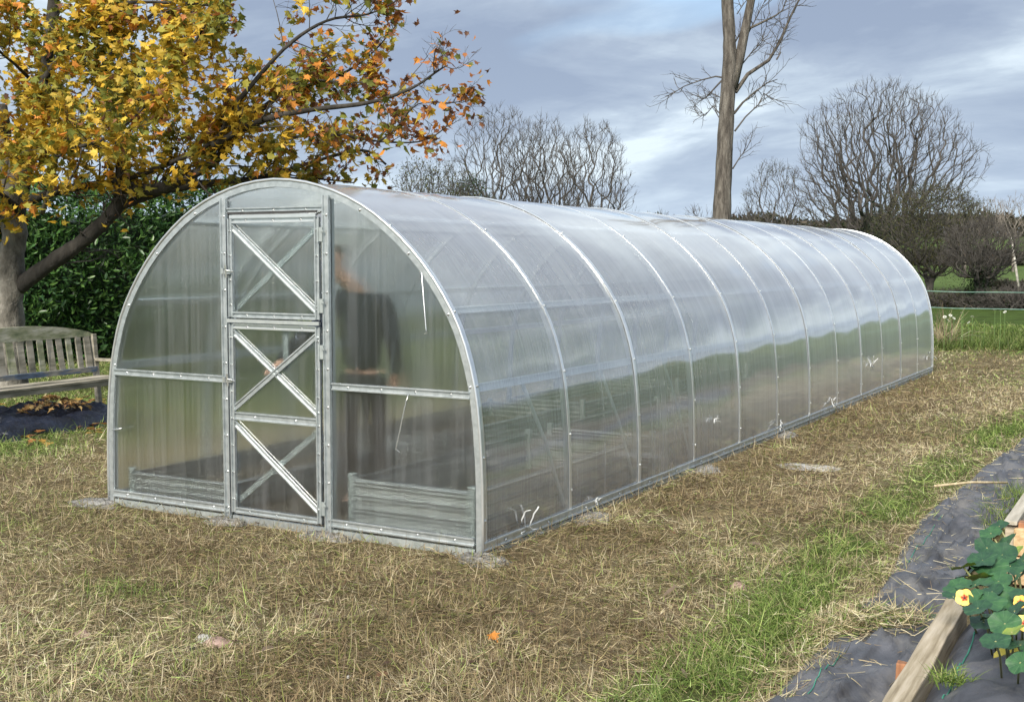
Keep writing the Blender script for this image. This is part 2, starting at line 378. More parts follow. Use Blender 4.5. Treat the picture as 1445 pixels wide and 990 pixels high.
# ------------------------------------------------------------------ grass blades
def blades(name, x, y, z, length, width, az, tilt, curve, col, seg=3, parent=None):
    n = len(x); k = seg + 1
    t = np.linspace(0, 1, k)[None, :]
    el = tilt[:, None] - curve[:, None] * t           # elevation falls along the blade
    st = (length / seg)[:, None]
    dr = np.cos(el) * st; dz = np.sin(el) * st
    r = np.cumsum(dr, 1) - dr[:, :1]; h = np.cumsum(dz, 1) - dz[:, :1]
    h = np.maximum(h, -z[:, None] * 0 - .004 + 0 * h)
    side = az + np.pi / 2 + RNG.normal(0, .1, n)
    cx = x[:, None] + r * np.cos(az)[:, None]; cy = y[:, None] + r * np.sin(az)[:, None]; cz = z[:, None] + h
    w = width[:, None] * (1 - t ** 2 * .85) * .5
    tw = RNG.uniform(-.9, .9, n)[:, None]
    sx = np.cos(side)[:, None] * w * np.cos(tw); sy = np.sin(side)[:, None] * w * np.cos(tw); sz = w * np.sin(tw)
    V = np.stack([np.stack([cx - sx, cy - sy, cz - sz], -1), np.stack([cx + sx, cy + sy, cz + sz], -1)], 2).reshape(-1, 3)
    base = (np.arange(n) * 2 * k)[:, None]
    j = np.arange(seg)[None, :] * 2
    F = np.stack([base + j, base + j + 1, base + j + 3, base + j + 2], -1).reshape(-1, 4)
    C = np.repeat(col, 2 * k, 0)
    me = npmesh(name, V, F, col=C)
    return me

AZF = math.atan2(CF.y, CF.x)
def sample(n, d0, d1, ang=.47):
    D = np.exp(RNG.uniform(math.log(d0), math.log(d1), n)); a = AZF + RNG.uniform(-ang, ang, n)
    return CAMP.x + D * np.cos(a), CAMP.y + D * np.sin(a), D
def outside_gh(x, y, mrg=.03):
    return ~((x > -3 - mrg) & (x < mrg) & (y > -mrg) & (y < 13.2 + mrg))
PX_L = [(-3.4, 2.12), (-1.34, 2.13), (.6, 2.15), (1.6, 2.03), (2.56, 1.98), (6.4, 2.13), (9, 2.3), (12, 2.6)]
PX_R = [(-3.4, 2.55), (0, 2.5), (1.5, 2.46), (3.7, 2.46), (6.4, 2.62), (9, 2.85), (12, 3.1)]
def path_l(y): return np.interp(y, [p[0] for p in PX_L], [p[1] for p in PX_L])
def path_r(y): return np.interp(y, [p[0] for p in PX_R], [p[1] for p in PX_R])
def off_path(x, y, inset=.0):
    e = (fbm(x, y, 4, 9) - .5) * .22
    return ~((x > path_l(y) + inset + e) & (x < path_r(y) - inset) & (y < 12))
def on_bed(x, y): return (x > 2.44) & (y < 14)

STRAW = np.array([[.62, .53, .32], [.74, .65, .43], [.54, .44, .26], [.40, .31, .19], [.80, .73, .52], [.50, .46, .23], [.30, .225, .145], [.19, .14, .095]])
FRESH = np.array([[.12, .19, .035], [.18, .27, .055], [.23, .32, .075], [.09, .145, .03], [.32, .35, .13]])
def scatter_straw(n):
    x, y, D = sample(n, 3.6, 34)
    g = green_mask(x, y); dens = fbm(x, y, 3.4, 13) * .8 + fbm(x, y, .8, 14) * .32
    keep = outside_gh(x, y) & off_path(x, y, .05) & ~on_bed(x, y) & (RNG.random(n) < np.clip((dens - .22) * 2.6, .12, 1)) & (RNG.random(n) > g * .75)
    x, y, D, g = x[keep], y[keep], D[keep], g[keep]; n = len(x)
    wind = vnoise(x, y, 2.2, 31) * 7 + vnoise(x, y, 6, 32) * 3
    az = wind + RNG.normal(0, 1.5, n)
    lump = fbm(x, y, 3.2, 15)
    z = ground_h(x, y) + RNG.random(n) ** 1.5 * .045 * np.clip(lump * 2.2 - .4, .15, 1.4)
    length = RNG.uniform(.025, .07, n) + RNG.random(n) ** 4 * .10; width = np.maximum(RNG.uniform(.0018, .0045, n), D * .00044)
    tilt = np.abs(RNG.normal(.10, .42, n)); curve = RNG.normal(.5, .9, n)
    ci = RNG.integers(0, len(STRAW), n); col = STRAW[ci] * RNG.uniform(.7, 1.2, n)[:, None]
    tone = fbm(x, y, .55, 16); br = np.clip(np.maximum((tone - .44) * 3.5, np.exp(-((x - .45) / .5) ** 2) * 1.2 * (fbm(x, y, 2, 17) > .36)), 0, 1)[:, None]
    col = col * (1 - br * .42 * np.array([1, 1.12, 1.25]))
    gr = (RNG.random(n) < .05 + g * .75)[:, None]
    col = np.where(gr, col * np.array([.66, .95, .48]), col)
    return blades('dry_grass', x, y, z, length, width, az, tilt, curve, col, 3)
o = link('dry_grass', scatter_straw(680000), GRASSM); tag(o, 'cut dry straw coloured grass lying in loose heaps', 'grass', kind='stuff')
def scatter_fresh(n):
    x, y, D = sample(n, 3.6, 34); g = green_mask(x, y)
    cl = fbm(x, y, 5, 19)
    keep = outside_gh(x, y) & off_path(x, y, .10) & ~on_bed(x, y) & (RNG.random(n) < np.clip((g - .16) * 1.5, 0, 1) * np.clip((cl - .3) * 4, .05, 1))
    x, y, D, g = x[keep], y[keep], D[keep], g[keep]; n = len(x)
    az = RNG.uniform(0, 6.28, n); z = ground_h(x, y) - .005
    length = RNG.uniform(.05, .15, n) * (.6 + .7 * g); width = np.maximum(RNG.uniform(.0025, .005, n), D * .0005)
    tilt = RNG.uniform(.7, 1.5, n); curve = RNG.uniform(.3, 1.7, n)
    col = FRESH[RNG.integers(0, len(FRESH), n)] * RNG.uniform(.75, 1.2, n)[:, None]
    return blades('fresh_grass', x, y, z, length, width, az, tilt, curve, col, 3)
o = link('fresh_grass', scatter_fresh(300000), GRASSM); tag(o, 'fresh green grass growing beside the membrane path and over the far lawn', 'grass', kind='stuff')

# ------------------------------------------------------------------ greenhouse
GW, GL, PIT = 3.0, 13.2, 1.1
prof = [(0, 1.5), (.2, 1.5), (.4, 1.497), (.56, 1.49), (.72, 1.478), (.85, 1.464), (.965, 1.445), (1.08, 1.417), (1.19, 1.383), (1.29, 1.343), (1.38, 1.297), (1.47, 1.24), (1.56, 1.175), (1.65, 1.10), (1.73, 1.022), (1.80, .945), (1.87, .857), (1.935, .765), (1.99, .67), (2.04, .565), (2.08, .46), (2.11, .36), (2.135, .255), (2.152, .135), (2.16, 0)]
# gentle smoothing
PR = [(x - 1.5, z) for z, x in prof] + [(-x - 1.5, z) for z, x in prof[-2::-1]]    # from right base over the ridge to left base
def pnorm(i):
    a = PR[max(i - 1, 0)]; b_ = PR[min(i + 1, len(PR) - 1)]
    t = Vector((b_[0] - a[0], 0, b_[1] - a[1])).normalized()
    return Vector((t.z, 0, -t.x)) * 1.0
def xz_at(z, side=1):
    zs = [p[0] for p in prof]; xs = [p[1] for p in prof]
    return -1.5 + side * float(np.interp(z, zs, xs))
arcl = [0]
for i in range(1, len(PR)): arcl.append(arcl[-1] + math.hypot(PR[i][0] - PR[i - 1][0], PR[i][1] - PR[i - 1][1]))
gh = empty('greenhouse', (0, 0, 0))
tag(gh, 'long arched greenhouse of clear twin wall sheets on galvanised hoops, door in near end', 'greenhouse')
HAT = lambda w, h=.018: [(-w / 2, 0), (-w / 2, h), (-w / 2 + .008, h), (-w / 2 + .009, h * .35), (w / 2 - .009, h * .35), (w / 2 - .008, h), (w / 2, h), (w / 2, 0)]
BOXS = lambda w, h: [(-w / 2, 0), (-w / 2, h), (w / 2, h), (w / 2, 0)]
def hoop(y, sec, off, mat, name='arch', parent=gh):
    b = MB(); pts = [Vector((x, y, z)) + pnorm(i) * off for i, (x, z) in enumerate(PR)]
    b.sweep(pts, sec, lambda i: pnorm(i)); o = b.build(name, mat, parent); return o
def screw_mesh():
    b = MB(); n = 10
    for r0, h0, h1 in ((.0088, 0, .003), (.005, .003, .006)):
        P = [(r0 * math.cos(6.2832 * j / n), r0 * math.sin(6.2832 * j / n), h) for h in (h0, h1) for j in range(n)]
        b.add(P, [(j, (j + 1) % n, n + (j + 1) % n, n + j) for j in range(n)] + [tuple(range(n, 2 * n))])
    me = b.mesh('screw', True); me.materials.append(SCREWM); return me
SCREW = screw_mesh()
def screw(loc, nrm, parent, sc=1.0):
    o = bpy.data.objects.new('screw', SCREW); COL.objects.link(o); o.parent = parent
    o.location = Vector(loc); o.rotation_mode = 'QUATERNION'; o.rotation_quaternion = Vector(nrm).to_track_quat('Z', 'Y'); o.scale = (sc, sc, sc)
# hoops: a steel hat section under the sheet at every metre, clamp band outside on every second
for n in range(13):
    y = n * PIT
    ar = hoop(y if 0 < n < 12 else (y + .022 if n == 0 else y - .022), [(-.02, -.035), (-.02, -.004), (.02, -.004), (.02, -.035), (.014, -.035), (.014, -.01), (-.014, -.01), (-.014, -.035)], 0, PALE)
    if True:
        bd = hoop(y + (.02 if n == 0 else -.02 if n == 12 else 0), [(-.024, .004), (-.024, .008), (-.012, .011), (.012, .011), (.024, .008), (.024, .004)] if n % 2 == 0 else [(-.016, .002), (-.016, .005), (.016, .005), (.016, .002)], 0, ALU, 'clamp_band')
        for z in (.30, .62, .95, 1.42, 1.86):
            i = min(range(25), key=lambda k: abs(PR[k][1] - z)); nn = pnorm(i)
            screw(Vector((PR[i][0], y + (.02 if n == 0 else -.02 if n == 12 else 0), PR[i][1])) + nn * .011, nn, bd)
    else:
        for z in (.30, .62, .95, 1.42):
            i = min(range(25), key=lambda k: abs(PR[k][1] - z)); nn = pnorm(i)
            screw(Vector((PR[i][0], y, PR[i][1])) + nn * .003, nn, ar, .8)
# front rim: flat steel face plus a rolled bright edge
for y, sgn in ((0, -1), (GL, 1)):
    b = MB(); pts = [Vector((x, y, z)) for x, z in PR]
    b.sweep(pts, [(-.006, -.034), (-.006, .010), (.006, .010), (.006, -.034)], lambda i: pnorm(i))
    rim = b.build('end_rim', GALV, gh)
    b = MB(); b.tube([Vector((x, y + sgn * .008, z)) + pnorm(i) * .012 for i, (x, z) in enumerate(PR)], .0085, 8); b.build('edge_bead', ALU, rim, True)
    if sgn < 0:
        for i in (6, 10, 14, 18, 30, 34, 38, 42):
            screw(Vector((PR[i][0], y - .006, PR[i][1])) - pnorm(i) * .02, (0, -1, 0), rim)
# cover sheets: six, each two bays long and lapped, bending a little between the hoops
for k in range(6):
    y0 = k * 2.2 - (.0 if k == 0 else .03); y1 = (k + 1) * 2.2 + (.03 if k < 5 else 0)
    ny = 28; V = []; UV = []
    lift = .0018 * (k % 2)
    for j in range(ny + 1):
        y = y0 + (y1 - y0) * j / ny
        for i, (x, z) in enumerate(PR):
            nn = pnorm(i)
            bul = .007 * (math.sin(math.pi * y / PIT) ** 2) * (.5 + math.sin(i * .9 + k * 1.7) * .5) + .003 * math.sin(y * 3.1 + i * .5)
            bul *= min(1, abs(math.sin(math.pi * y / PIT)) * 2)
            V.append(Vector((x, y, z)) + nn * (bul + .0005 + lift)); UV.append((y, arcl[i]))
    m_ = len(PR); F = [(j * m_ + i, j * m_ + i + 1, (j + 1) * m_ + i + 1, (j + 1) * m_ + i) for j in range(ny) for i in range(m_ - 1)]
    me = npmesh('roof_sheet', [tuple(v) for v in V], F, uv=UV); link('roof_sheet', me, POLY_ROOF, gh)
# purlins and base rails, running lengthwise inside the sheet
for side in (1, -1):
    for z, w in ((.955, .05), (1.395, .045), (1.93, .04), (.035, .05)):
        i = min(range(25), key=lambda k: abs(PR[k][1] - z)); nn = pnorm(i) if side > 0 else Vector((-pnorm(i).x, 0, pnorm(i).z))
        x = xz_at(z, side); b = MB()
        b.sweep([Vector((x, .03, z)) - nn * .024, Vector((x, GL - .03, z)) - nn * .024], HAT(w), lambda i: nn)
        b.build('base_rail' if z < .1 else 'purlin', PALE, gh)
    # outer bottom strip that holds the sheet to the ground frame
    b = MB(); b.sweep([Vector((xz_at(.05, side) + side * .006, 0, .05)), Vector((xz_at(.05, side) + side * .006, GL, .05))], HAT(.05, .014), lambda i: Vector((side, 0, 0)))
    bs = b.build('bottom_strip', GALV, gh)
    b = MB(); b.box((side * 1.503 - 1.5, GL / 2, -.02), (.02, GL, .07)); b.build('sill_plate', GALV_DULL, gh)
    if side > 0:
        for k in range(25): screw((xz_at(.05) + .012, .25 + k * .53, .05), (1, 0, 0), bs)
# slanting pale strips inside the long walls of the first bays
for n in range(1, 5):
    b = MB(); x0 = xz_at(.10) - .03; xm = xz_at(.55) - .035; x1 = xz_at(.95) - .04; y1 = n * PIT - .03
    b.sweep([(x0, y1, .10), (xm, y1 - .24, .55), (x1, y1 - .46, .94)], BOXS(.034, .008), lambda i: Vector((1, 0, .1)))
    b.build('diagonal_strip', PALE, gh)

def bar(b, p, q_, w, h=.018, y=-.004, out_=-1):
    """hat section bar on an end wall from (x,z) p to q_; raised towards the outside"""
    b.sweep([(p[0], y, p[1]), (q_[0], y, q_[1])], HAT(w, h), lambda i: Vector((0, out_, 0)))
def ztop(x):  # height of the arch at x
    u = abs(x + 1.5); xs = [p[1] for p in prof][::-1]; zs = [p[0] for p in prof][::-1]
    return float(np.interp(u, xs, zs))
def endwall(y, sg):
    Y = lambda d: y + sg * d   # d outward (sg=-1 for the near end)
    def ebar(name, p, q_, w, h=.018, d=.004, mat=GALV, parent=gh, screws=0, bothin=False):
        b = MB(); b.sweep([(p[0], Y(d), p[1]), (q_[0], Y(d), q_[1])], HAT(w, h), lambda i: Vector((0, sg, 0)))
        o = b.build(name, mat, parent)
        for k in range(screws):
            t = (k + .5) / screws
            screw((p[0] + (q_[0] - p[0]) * t, Y(d + h * .35), p[1] + (q_[1] - p[1]) * t), (0, sg, 0), o)
        return o
    PL, PRr = -1.905, -1.085
    # posts either side of the door
    for x in (PL, PRr):
        ebar('door_post', (x, -.03), (x, ztop(x) - .03), .050, .022, .004, screws=9)
        b = MB(); b.box((x, Y(-.03), ztop(x) / 2 - .02), (.04, .03, ztop(x) - .06)); b.build('inner_post', GALV_DULL, gh)
    ebar('header', (PL + .03, 1.985), (PRr - .03, 1.985), .034, screws=3)
    for (x0, x1) in ((-2.93, PL - .03), (PRr + .03, -.075)):
        ebar('crossbar', (x0, .914), (x1, .914), .042, screws=4)
        ebar('bottom_rail', (x0 - .03, .075), (x1 + .03, .075), .046, screws=4)
        b = MB(); b.box(((x0 + x1) / 2, Y(-.005), -.005), (x1 - x0 + .06, .02, .075)); b.build('sill_plate', GALV_DULL, gh)
    # sheets filling the arch each side of and above the door
    def sheet(xa, xb, za, name='end_sheet', nx=26, inset=.012):
        V = []; UV = []; F = []
        for i in range(nx + 1):
            x = xa + (xb - xa) * i / nx; zt = max(ztop(x) - inset, za + .001)
            for j in range(9):
                z = za + (zt - za) * j / 8
                V.append((x, Y(.001 + .004 * math.sin(x * 5 + z * 2.3)), z)); UV.append((x, z))
        F = [(i * 9 + j, (i + 1) * 9 + j, (i + 1) * 9 + j + 1, i * 9 + j + 1) for i in range(nx) for j in range(8)]
        link(name, npmesh(name, V, F, uv=UV), POLY_END, gh)
    sheet(-2.99, PL, .0); sheet(PRr, -.01, .0); sheet(PL, PRr, 1.975)
    # two leaf door
    XL, XR = -1.862, -1.140
    def cellX(z0, z1, leaf, front_down=True, both=True):
        w = .036
        a0, a1 = (XL + .02, z1 - .03), (XR - .02, z0 + .03); b0, b1 = (XL + .02, z0 + .03), (XR - .02, z1 - .03)
        def strip(p, q_, d, mat, sgn2):
            b = MB(); b.sweep([(p[0], Y(d), p[1]), (q_[0], Y(d), q_[1])], HAT(w, .012), lambda i: Vector((0, sg * sgn2, 0)))
            b.build('brace', mat, leaf)
        if front_down: strip(a0, a1, .008, GALV, 1); strip(b0, b1, -.012, GALV, -1)
        else: strip(b0, b1, .008, GALV, 1); strip(a0, a1, .0055 if both else -.012, GALV, 1)
    for (z0, z1, cells) in ((1.315, 1.935, ((1.33, 1.915, True),)), (.06, 1.27, ((.70, 1.25, False), (.10, .67, True)))):
        leaf = empty('upper_door' if z0 > 1 else 'lower_door'); leaf.parent = gh
        for x in (XL + .012, XR - .012):
            ebar('stile', (x, z0), (x, z1), .036, .02, .005, parent=leaf, screws=4 if z0 > 1 else 7)
        ebar('rail', (XL + .03, z1 - .012), (XR - .03, z1 - .012), .034, .02, .005, parent=leaf, mat=ALU, screws=3)
        ebar('rail', (XL + .03, z0 + .015), (XR - .03, z0 + .015), .036, .02, .005, parent=leaf, screws=3)
        if z0 > 1:
            b = MB(); b.box(((XL + XR) / 2, Y(.028), 1.968), (XR - XL - .01, .012, .014)); b.build('weather_seal', BLACKR, leaf)
            b = MB(); b.box(((XL + XR) / 2, Y(.03), 1.292), (XR - XL + .02, .016, .022)); b.build('drip_bar', ALU, leaf)
            b = MB(); b.box(((XL + XR) / 2, Y(.024), 1.946), (XR - XL - .03, .01, .02)); b.build('drip_bar', ALU, leaf)
        else:
            ebar('rail', (XL + .03, .685), (XR - .03, .685), .05, .018, .009, parent=leaf, screws=2)
            b = MB(); b.sweep([(-1.44, Y(-.02), 1.27), (-1.44, Y(-.02), .98)], HAT(.04, .012), lambda i: Vector((0, -sg, 0))); b.build('stiffener', GALV, leaf)
        for c in cells: cellX(c[0], c[1], leaf, c[2])
        V = [(XL, Y(.0), z0), (XR, Y(.0), z0), (XR, Y(.0), z1), (XL, Y(.0), z1)]
        link('door_sheet', npmesh('door_sheet', V, [(0, 1, 2, 3)], uv=[(v[0], v[2]) for v in V]), POLY_END, leaf)
        for z in ((1.83, 1.40) if z0 > 1 else (1.12, .16)):
            b = MB(); b.box((-1.118, Y(.03), z), (.034, .010, .085)); b.tube([(-1.133, Y(.036), z - .045), (-1.133, Y(.036), z + .045)], .007, 8)
            b.box((-1.100, Y(.037), z + .02), (.02, .006, .012)); b.build('hinge', GALV_DULL, leaf)
        z = 1.60 if z0 > 1 else .91
        b = MB(); b.box((-1.875, Y(.032), z), (.075, .012, .026)); b.tube([(-1.87, Y(.035), z - .035), (-1.87, Y(.045), z + .045)], .008, 8)
        b.tube([(-1.86, Y(.045), z + .008), (-1.79, Y(.06), z + .003)], .005, 6); b.box((-1.895, Y(.04), z + .005), (.02, .02, .034)); b.build('latch', SCREWM, leaf)
    b = MB(); b.box(((PL + PRr) / 2, Y(-.004), .012), (PRr - PL - .06, .022, .05)); b.build('threshold', GALV, gh)
endwall(0.0, -1); endwall(GL, 1)
# loose window stay rods hanging on the near end
for pts in ([(-.40, -.02, 1.61), (-.385, -.03, 1.60), (-.352, -.035, 1.28), (-.345, -.035, 1.262), (-.365, -.035, 1.255)],
            [(-.48, -.03, .905), (-.485, -.045, .86), (-.552, -.05, .60), (-.558, -.05, .575), (-.53, -.05, .56)]):
    b = MB(); b.tube(pts, .0035, 6); b.build('stay_rod', SCREWM, gh, True)
b = MB(); b.tube([(-2.95, -.02, .515), (-2.90, -.035, .52), (-2.83, -.05, .535)], .005, 6); b.build('bolt', SCREWM, gh, True)
# scraps of protective film still stuck along the long side
def film(loc, size, seed, dirv=(0, 1, 0)):
    rr = random.Random(seed); b = MB(); d = Vector(dirv)
    for s in range(5):
        p = Vector(loc) + Vector((.012, rr.uniform(-.5, .5) * size, rr.uniform(-.2, .2) * size)); P = []
        w = size * rr.uniform(.008, .02); path = [p]
        v_ = Vector((rr.uniform(0, .25), rr.uniform(-1, 1), rr.uniform(-.2, 1))).normalized()
        for k in range(5):
            v_ = (v_ + Vector((rr.uniform(-.15, .25), rr.uniform(-.7, .7), rr.uniform(-.8, .5)))).normalized(); path.append(path[-1] + v_ * size * .16)
        for k, pp in enumerate(path):
            pp.x = max(pp.x, loc[0] + .006)
            P += [pp + Vector((0, w * .5, w * .4)), pp - Vector((-.01, w * .5, w * .4))]
        b.add(P, [(2 * k, 2 * k + 1, 2 * k + 3, 2 * k + 2) for k in range(5)])
    o = b.build('torn_film', FILM, gh, True); sm = o.modifiers.new('solid', 'SOLIDIFY'); sm.thickness = .001
film((.005, .50, .09), .17, 3); film((.005, 5.55, .10), .20, 4); film((.005, 7.45, .12), .14, 5); pass
film((-.005, 9.3, .40), .14, 7); film((.005, 3.72, .35), .08, 8); film((.005, 1.45, .06), .06, 18); film((.005, 12.8, .3), .2, 28)
# earth floor inside
b = MB(); b.add([(-2.97, .03, .004), (-.03, .03, .004), (-.03, GL - .03, .004), (-2.97, GL - .03, .004)], [(0, 1, 2, 3)])
tag(b.build('earth_floor', SOIL), 'bare brown earth floor inside the greenhouse', kind='structure')

# ------------------------------------------------------------------ raised beds inside
def corr_panel(p0, p1, h=.30):
    """corrugated steel sheet between two ground points, ribs running lengthwise"""
    p0 = Vector(p0); p1 = Vector(p1); t = (p1 - p0).normalized(); n = Vector((t.y, -t.x, 0)); V = []
    prf = []
    for k in range(4):
        zb = .01 + k * h / 4
        prf += [(0, zb), (0, zb + h * .10), (.02, zb + h * .12), (.02, zb + h * .135), (0, zb + h * .165), (.0, zb + h * .17), (.02, zb + h * .19), (.02, zb + h * .205), (0, zb + h * .235)]
    prf += [(0, h), (.006, h + .008), (-.006, h + .008), (-.006, h)]
    for d, z in prf: V += [p0 + n * d + Vector((0, 0, z)), p1 + n * d + Vector((0, 0, z))]
    b = MB(); b.add(V, [(2 * i, 2 * i + 1, 2 * i + 3, 2 * i + 2) for i in range(len(prf) - 1)]); return b
def bed(x0, x1, y0, y1, label, h=.33):
    e = empty('raised_bed', ((x0 + x1) / 2, (y0 + y1) / 2, 0)); c = Vector(e.location)
    tag(e, label, 'raised bed', 'corrugated steel beds inside the greenhouse')
    P = [(x0, y0, 0), (x1, y0, 0), (x1, y1, 0), (x0, y1, 0)]
    for i in range(4):
        a_ = Vector(P[i]) - c; b_ = Vector(P[(i + 1) % 4]) - c
        corr_panel(a_, b_, h).build('side_panel', CORR, e)
        b = MB(); b.box(a_ + Vector((0, 0, h / 2 + .02)), (.045, .045, h + .04)); b.build('corner_post', GALV_DULL, e, bevel=.006)
    b = MB(); b.add([(x0 - c.x, y0 - c.y, .06), (x1 - c.x, y0 - c.y, .06), (x1 - c.x, y1 - c.y, .06), (x0 - c.x, y1 - c.y, .06)], [(0, 1, 2, 3)]); b.build('soil', SOIL, e)
ys = [(.13, 2.35), (2.75, 4.95), (5.35, 7.55), (7.95, 10.15), (10.55, 12.75)]
nth = ['nearest', 'second', 'third', 'fourth', 'farthest']
for k, (a0, a1) in enumerate(ys):
    bed(-1.02 if k else -1.0, -.13, a0, a1, nth[k] + ' corrugated steel bed along the right wall of the greenhouse')
    bed(-2.9, -2.02, a0, a1, nth[k] + ' corrugated steel bed along the left wall of the greenhouse', .20)

# ------------------------------------------------------------------ concrete footings
def blob(name, loc, rx, ry, rz, mat, seed, sub=3, amp=.25):
    rr = np.random.default_rng(seed); n1_, n2_ = 9 * sub // 2, 14
    V = []; F = []
    ph = rr.uniform(0, 6.28, 6)
    for i in range(n1_ + 1):
        a_ = math.pi / 2 * i / n1_
        for j in range(n2_):
            t = 2 * math.pi * j / n2_
            k = 1 + amp * (math.sin(2 * t + ph[0]) * .4 + math.sin(3 * t + ph[1]) * .3 + math.sin(5 * t + ph[2] + i) * .3) + rr.uniform(-amp, amp) * .25
            V.append((math.sin(a_) * math.cos(t) * rx * k, math.sin(a_) * math.sin(t) * ry * k, math.cos(a_) * rz * (1 + rr.uniform(-.3, .3)) - .01))
    F = [(i * n2_ + j, i * n2_ + (j + 1) % n2_, (i + 1) * n2_ + (j + 1) % n2_, (i + 1) * n2_ + j) for i in range(n1_) for j in range(n2_)]
    o = link(name, npmesh(name, V, F), mat); o.location = loc; return o
for (x, y, rx, ry, sd_, lb) in ((.03, -.05, .15, .10, 1, 'rough concrete footing under the near right corner of the greenhouse'),
                      (-1.08, -.06, .15, .09, 2, 'rough concrete footing under the right door post'),
                      (-1.90, -.05, .13, .07, 3, 'rough concrete footing under the left door post'),
                      (-3.08, -.05, .18, .12, 4, 'rough concrete footing under the near left corner of the greenhouse'),
                      (.08, 1.25, .10, .16, 5, 'rough concrete footing at the foot of the second hoop on the long side'),
                      (.08, 3.35, .10, .18, 6, 'rough concrete footing at the foot of the fourth hoop on the long side'),
                      (.07, 5.55, .09, .16, 7, 'rough concrete footing at the foot of the sixth hoop on the long side')):
    tag(blob('concrete_footing', (x, y, gz(x, y)), rx * 1.25, ry * 1.2, .045, CONC, sd_), lb, 'footing', 'concrete footings along the greenhouse frame')
tag(blob('flat_stone', (.78, 3.9, gz(.78, 3.9)), .26, .17, .022, STONE, 12), 'grey patch of spilt concrete lying in the dry grass to the right of the greenhouse', 'rubble')
tag(blob('flat_stone', (.55, -3.05 + 1.1, .0), .01, .01, .01, STONE, 13), 'tiny pale pebble in the dry grass in front of the greenhouse', 'pebble')
for (px, py, rx, ry, sd_, lb) in ((308, 908, .08, .05, 31, 'pinkish flat stone half buried in the grass at the front left'),
                                  (290, 903, .05, .035, 33, 'small grey stone touching the pinkish flat stone'),
                                  (1042, 830, .045, .03, 34, 'small grey stone in the grass in front of the path'),
                                  (118, 893, .05, .03, 35, 'brown stone in the grass at the far lower left')):
    p = on(px, py); tag(blob('stone', (p.x, p.y, gz(p.x, p.y) + .006), rx, ry, .03, noisy('stone_%d' % sd_, [(.3, (.20, .13, .10)), (.7, (.40, .29, .25))], 9, rough=.95, bump=.5) if sd_ != 33 else STONE, sd_), lb, 'stone')
p = on(266, 915); tag(blob('black_patch', (p.x, p.y, gz(p.x, p.y) + .002), .075, .04, .018, BLACKR, 41), 'low black patch beside the pinkish flat stone', 'debris')  # low black mound set on the turf

# ------------------------------------------------------------------ person inside the greenhouse
def skin_obj(name, verts, edges, mat, parent, sub=2, root=0):
    me = bpy.data.meshes.new(name); me.from_pydata([v[:3] for v in verts], edges, [])
    o = link(name, me, mat, parent)
    sk = o.modifiers.new('skin', 'SKIN'); sk.use_smooth_shade = True
    me.attributes.get('skin_vertices') or None
    if not me.skin_vertices: pass
    return o, sk
def skinned(name, verts, edges, mat, parent, root=0, sub=2):
    """bmesh-free skin: verts (x,y,z,rx,ry)"""
    import bmesh
    bm = bmesh.new(); lay = bm.verts.layers.skin.verify(); vs = []
    for v in verts:
        w = bm.verts.new(v[:3]); w[lay].radius = (v[3], v[4] if len(v) > 4 else v[3]); vs.append(w)
    vs[root][lay].use_root = True
    for e in edges: bm.edges.new((vs[e[0]], vs[e[1]]))
    me = bpy.data.meshes.new(name); bm.to_mesh(me); bm.free()
    o = link(name, me, mat, parent)
    sk = o.modifiers.new('skin', 'SKIN'); sk.use_smooth_shade = True
    sb = o.modifiers.new('sub', 'SUBSURF'); sb.levels = sub; sb.render_levels = sub
    return o
pe = empty('person', (-1.27, .68, 0)); tag(pe, 'person in a dark jacket standing behind the greenhouse door, one arm reaching forward', 'person')
# local frame: person faces -y and towards -x; z up
def PV(x, y, z, r, r2=None): return (x, y, z, r, r2 or r)
body = [PV(0, 0, .95, .075, .06), PV(0, 0, 1.12, .08, .06), PV(.0, -.02, 1.32, .09, .07), PV(0, -.03, 1.46, .06, .055), PV(-.07, -.08, 1.54, .050), PV(-.15, -.13, 1.60, .062, .075), PV(-.16, -.13, 1.68, .070, .088), PV(-.16, -.125, 1.74, .055, .065),
        PV(.10, 0, .88, .06), PV(.11, -.01, .50, .042), PV(.11, .03, .10, .030), PV(.11, -.06, .05, .022, .02),
        PV(-.10, 0, .88, .06), PV(-.11, -.03, .50, .042), PV(-.11, .02, .10, .030), PV(-.12, -.06, .05, .022, .02),
        PV(.20, -.02, 1.42, .055), PV(.27, -.03, 1.16, .042), PV(.22, .12, .97, .03), PV(.18, .15, .91, .026, .036),
        PV(-.18, -.05, 1.42, .055), PV(-.27, -.22, 1.24, .042), PV(-.31, -.47, 1.05, .03), PV(-.33, -.55, 1.0, .038, .02)]
be = [(0, 1), (1, 2), (2, 3), (3, 4), (4, 5), (5, 6), (6, 7), (0, 8), (8, 9), (9, 10), (10, 11), (0, 12), (12, 13), (13, 14), (14, 15), (2, 16), (16, 17), (17, 18), (18, 19), (2, 20), (20, 21), (21, 22), (22, 23)]
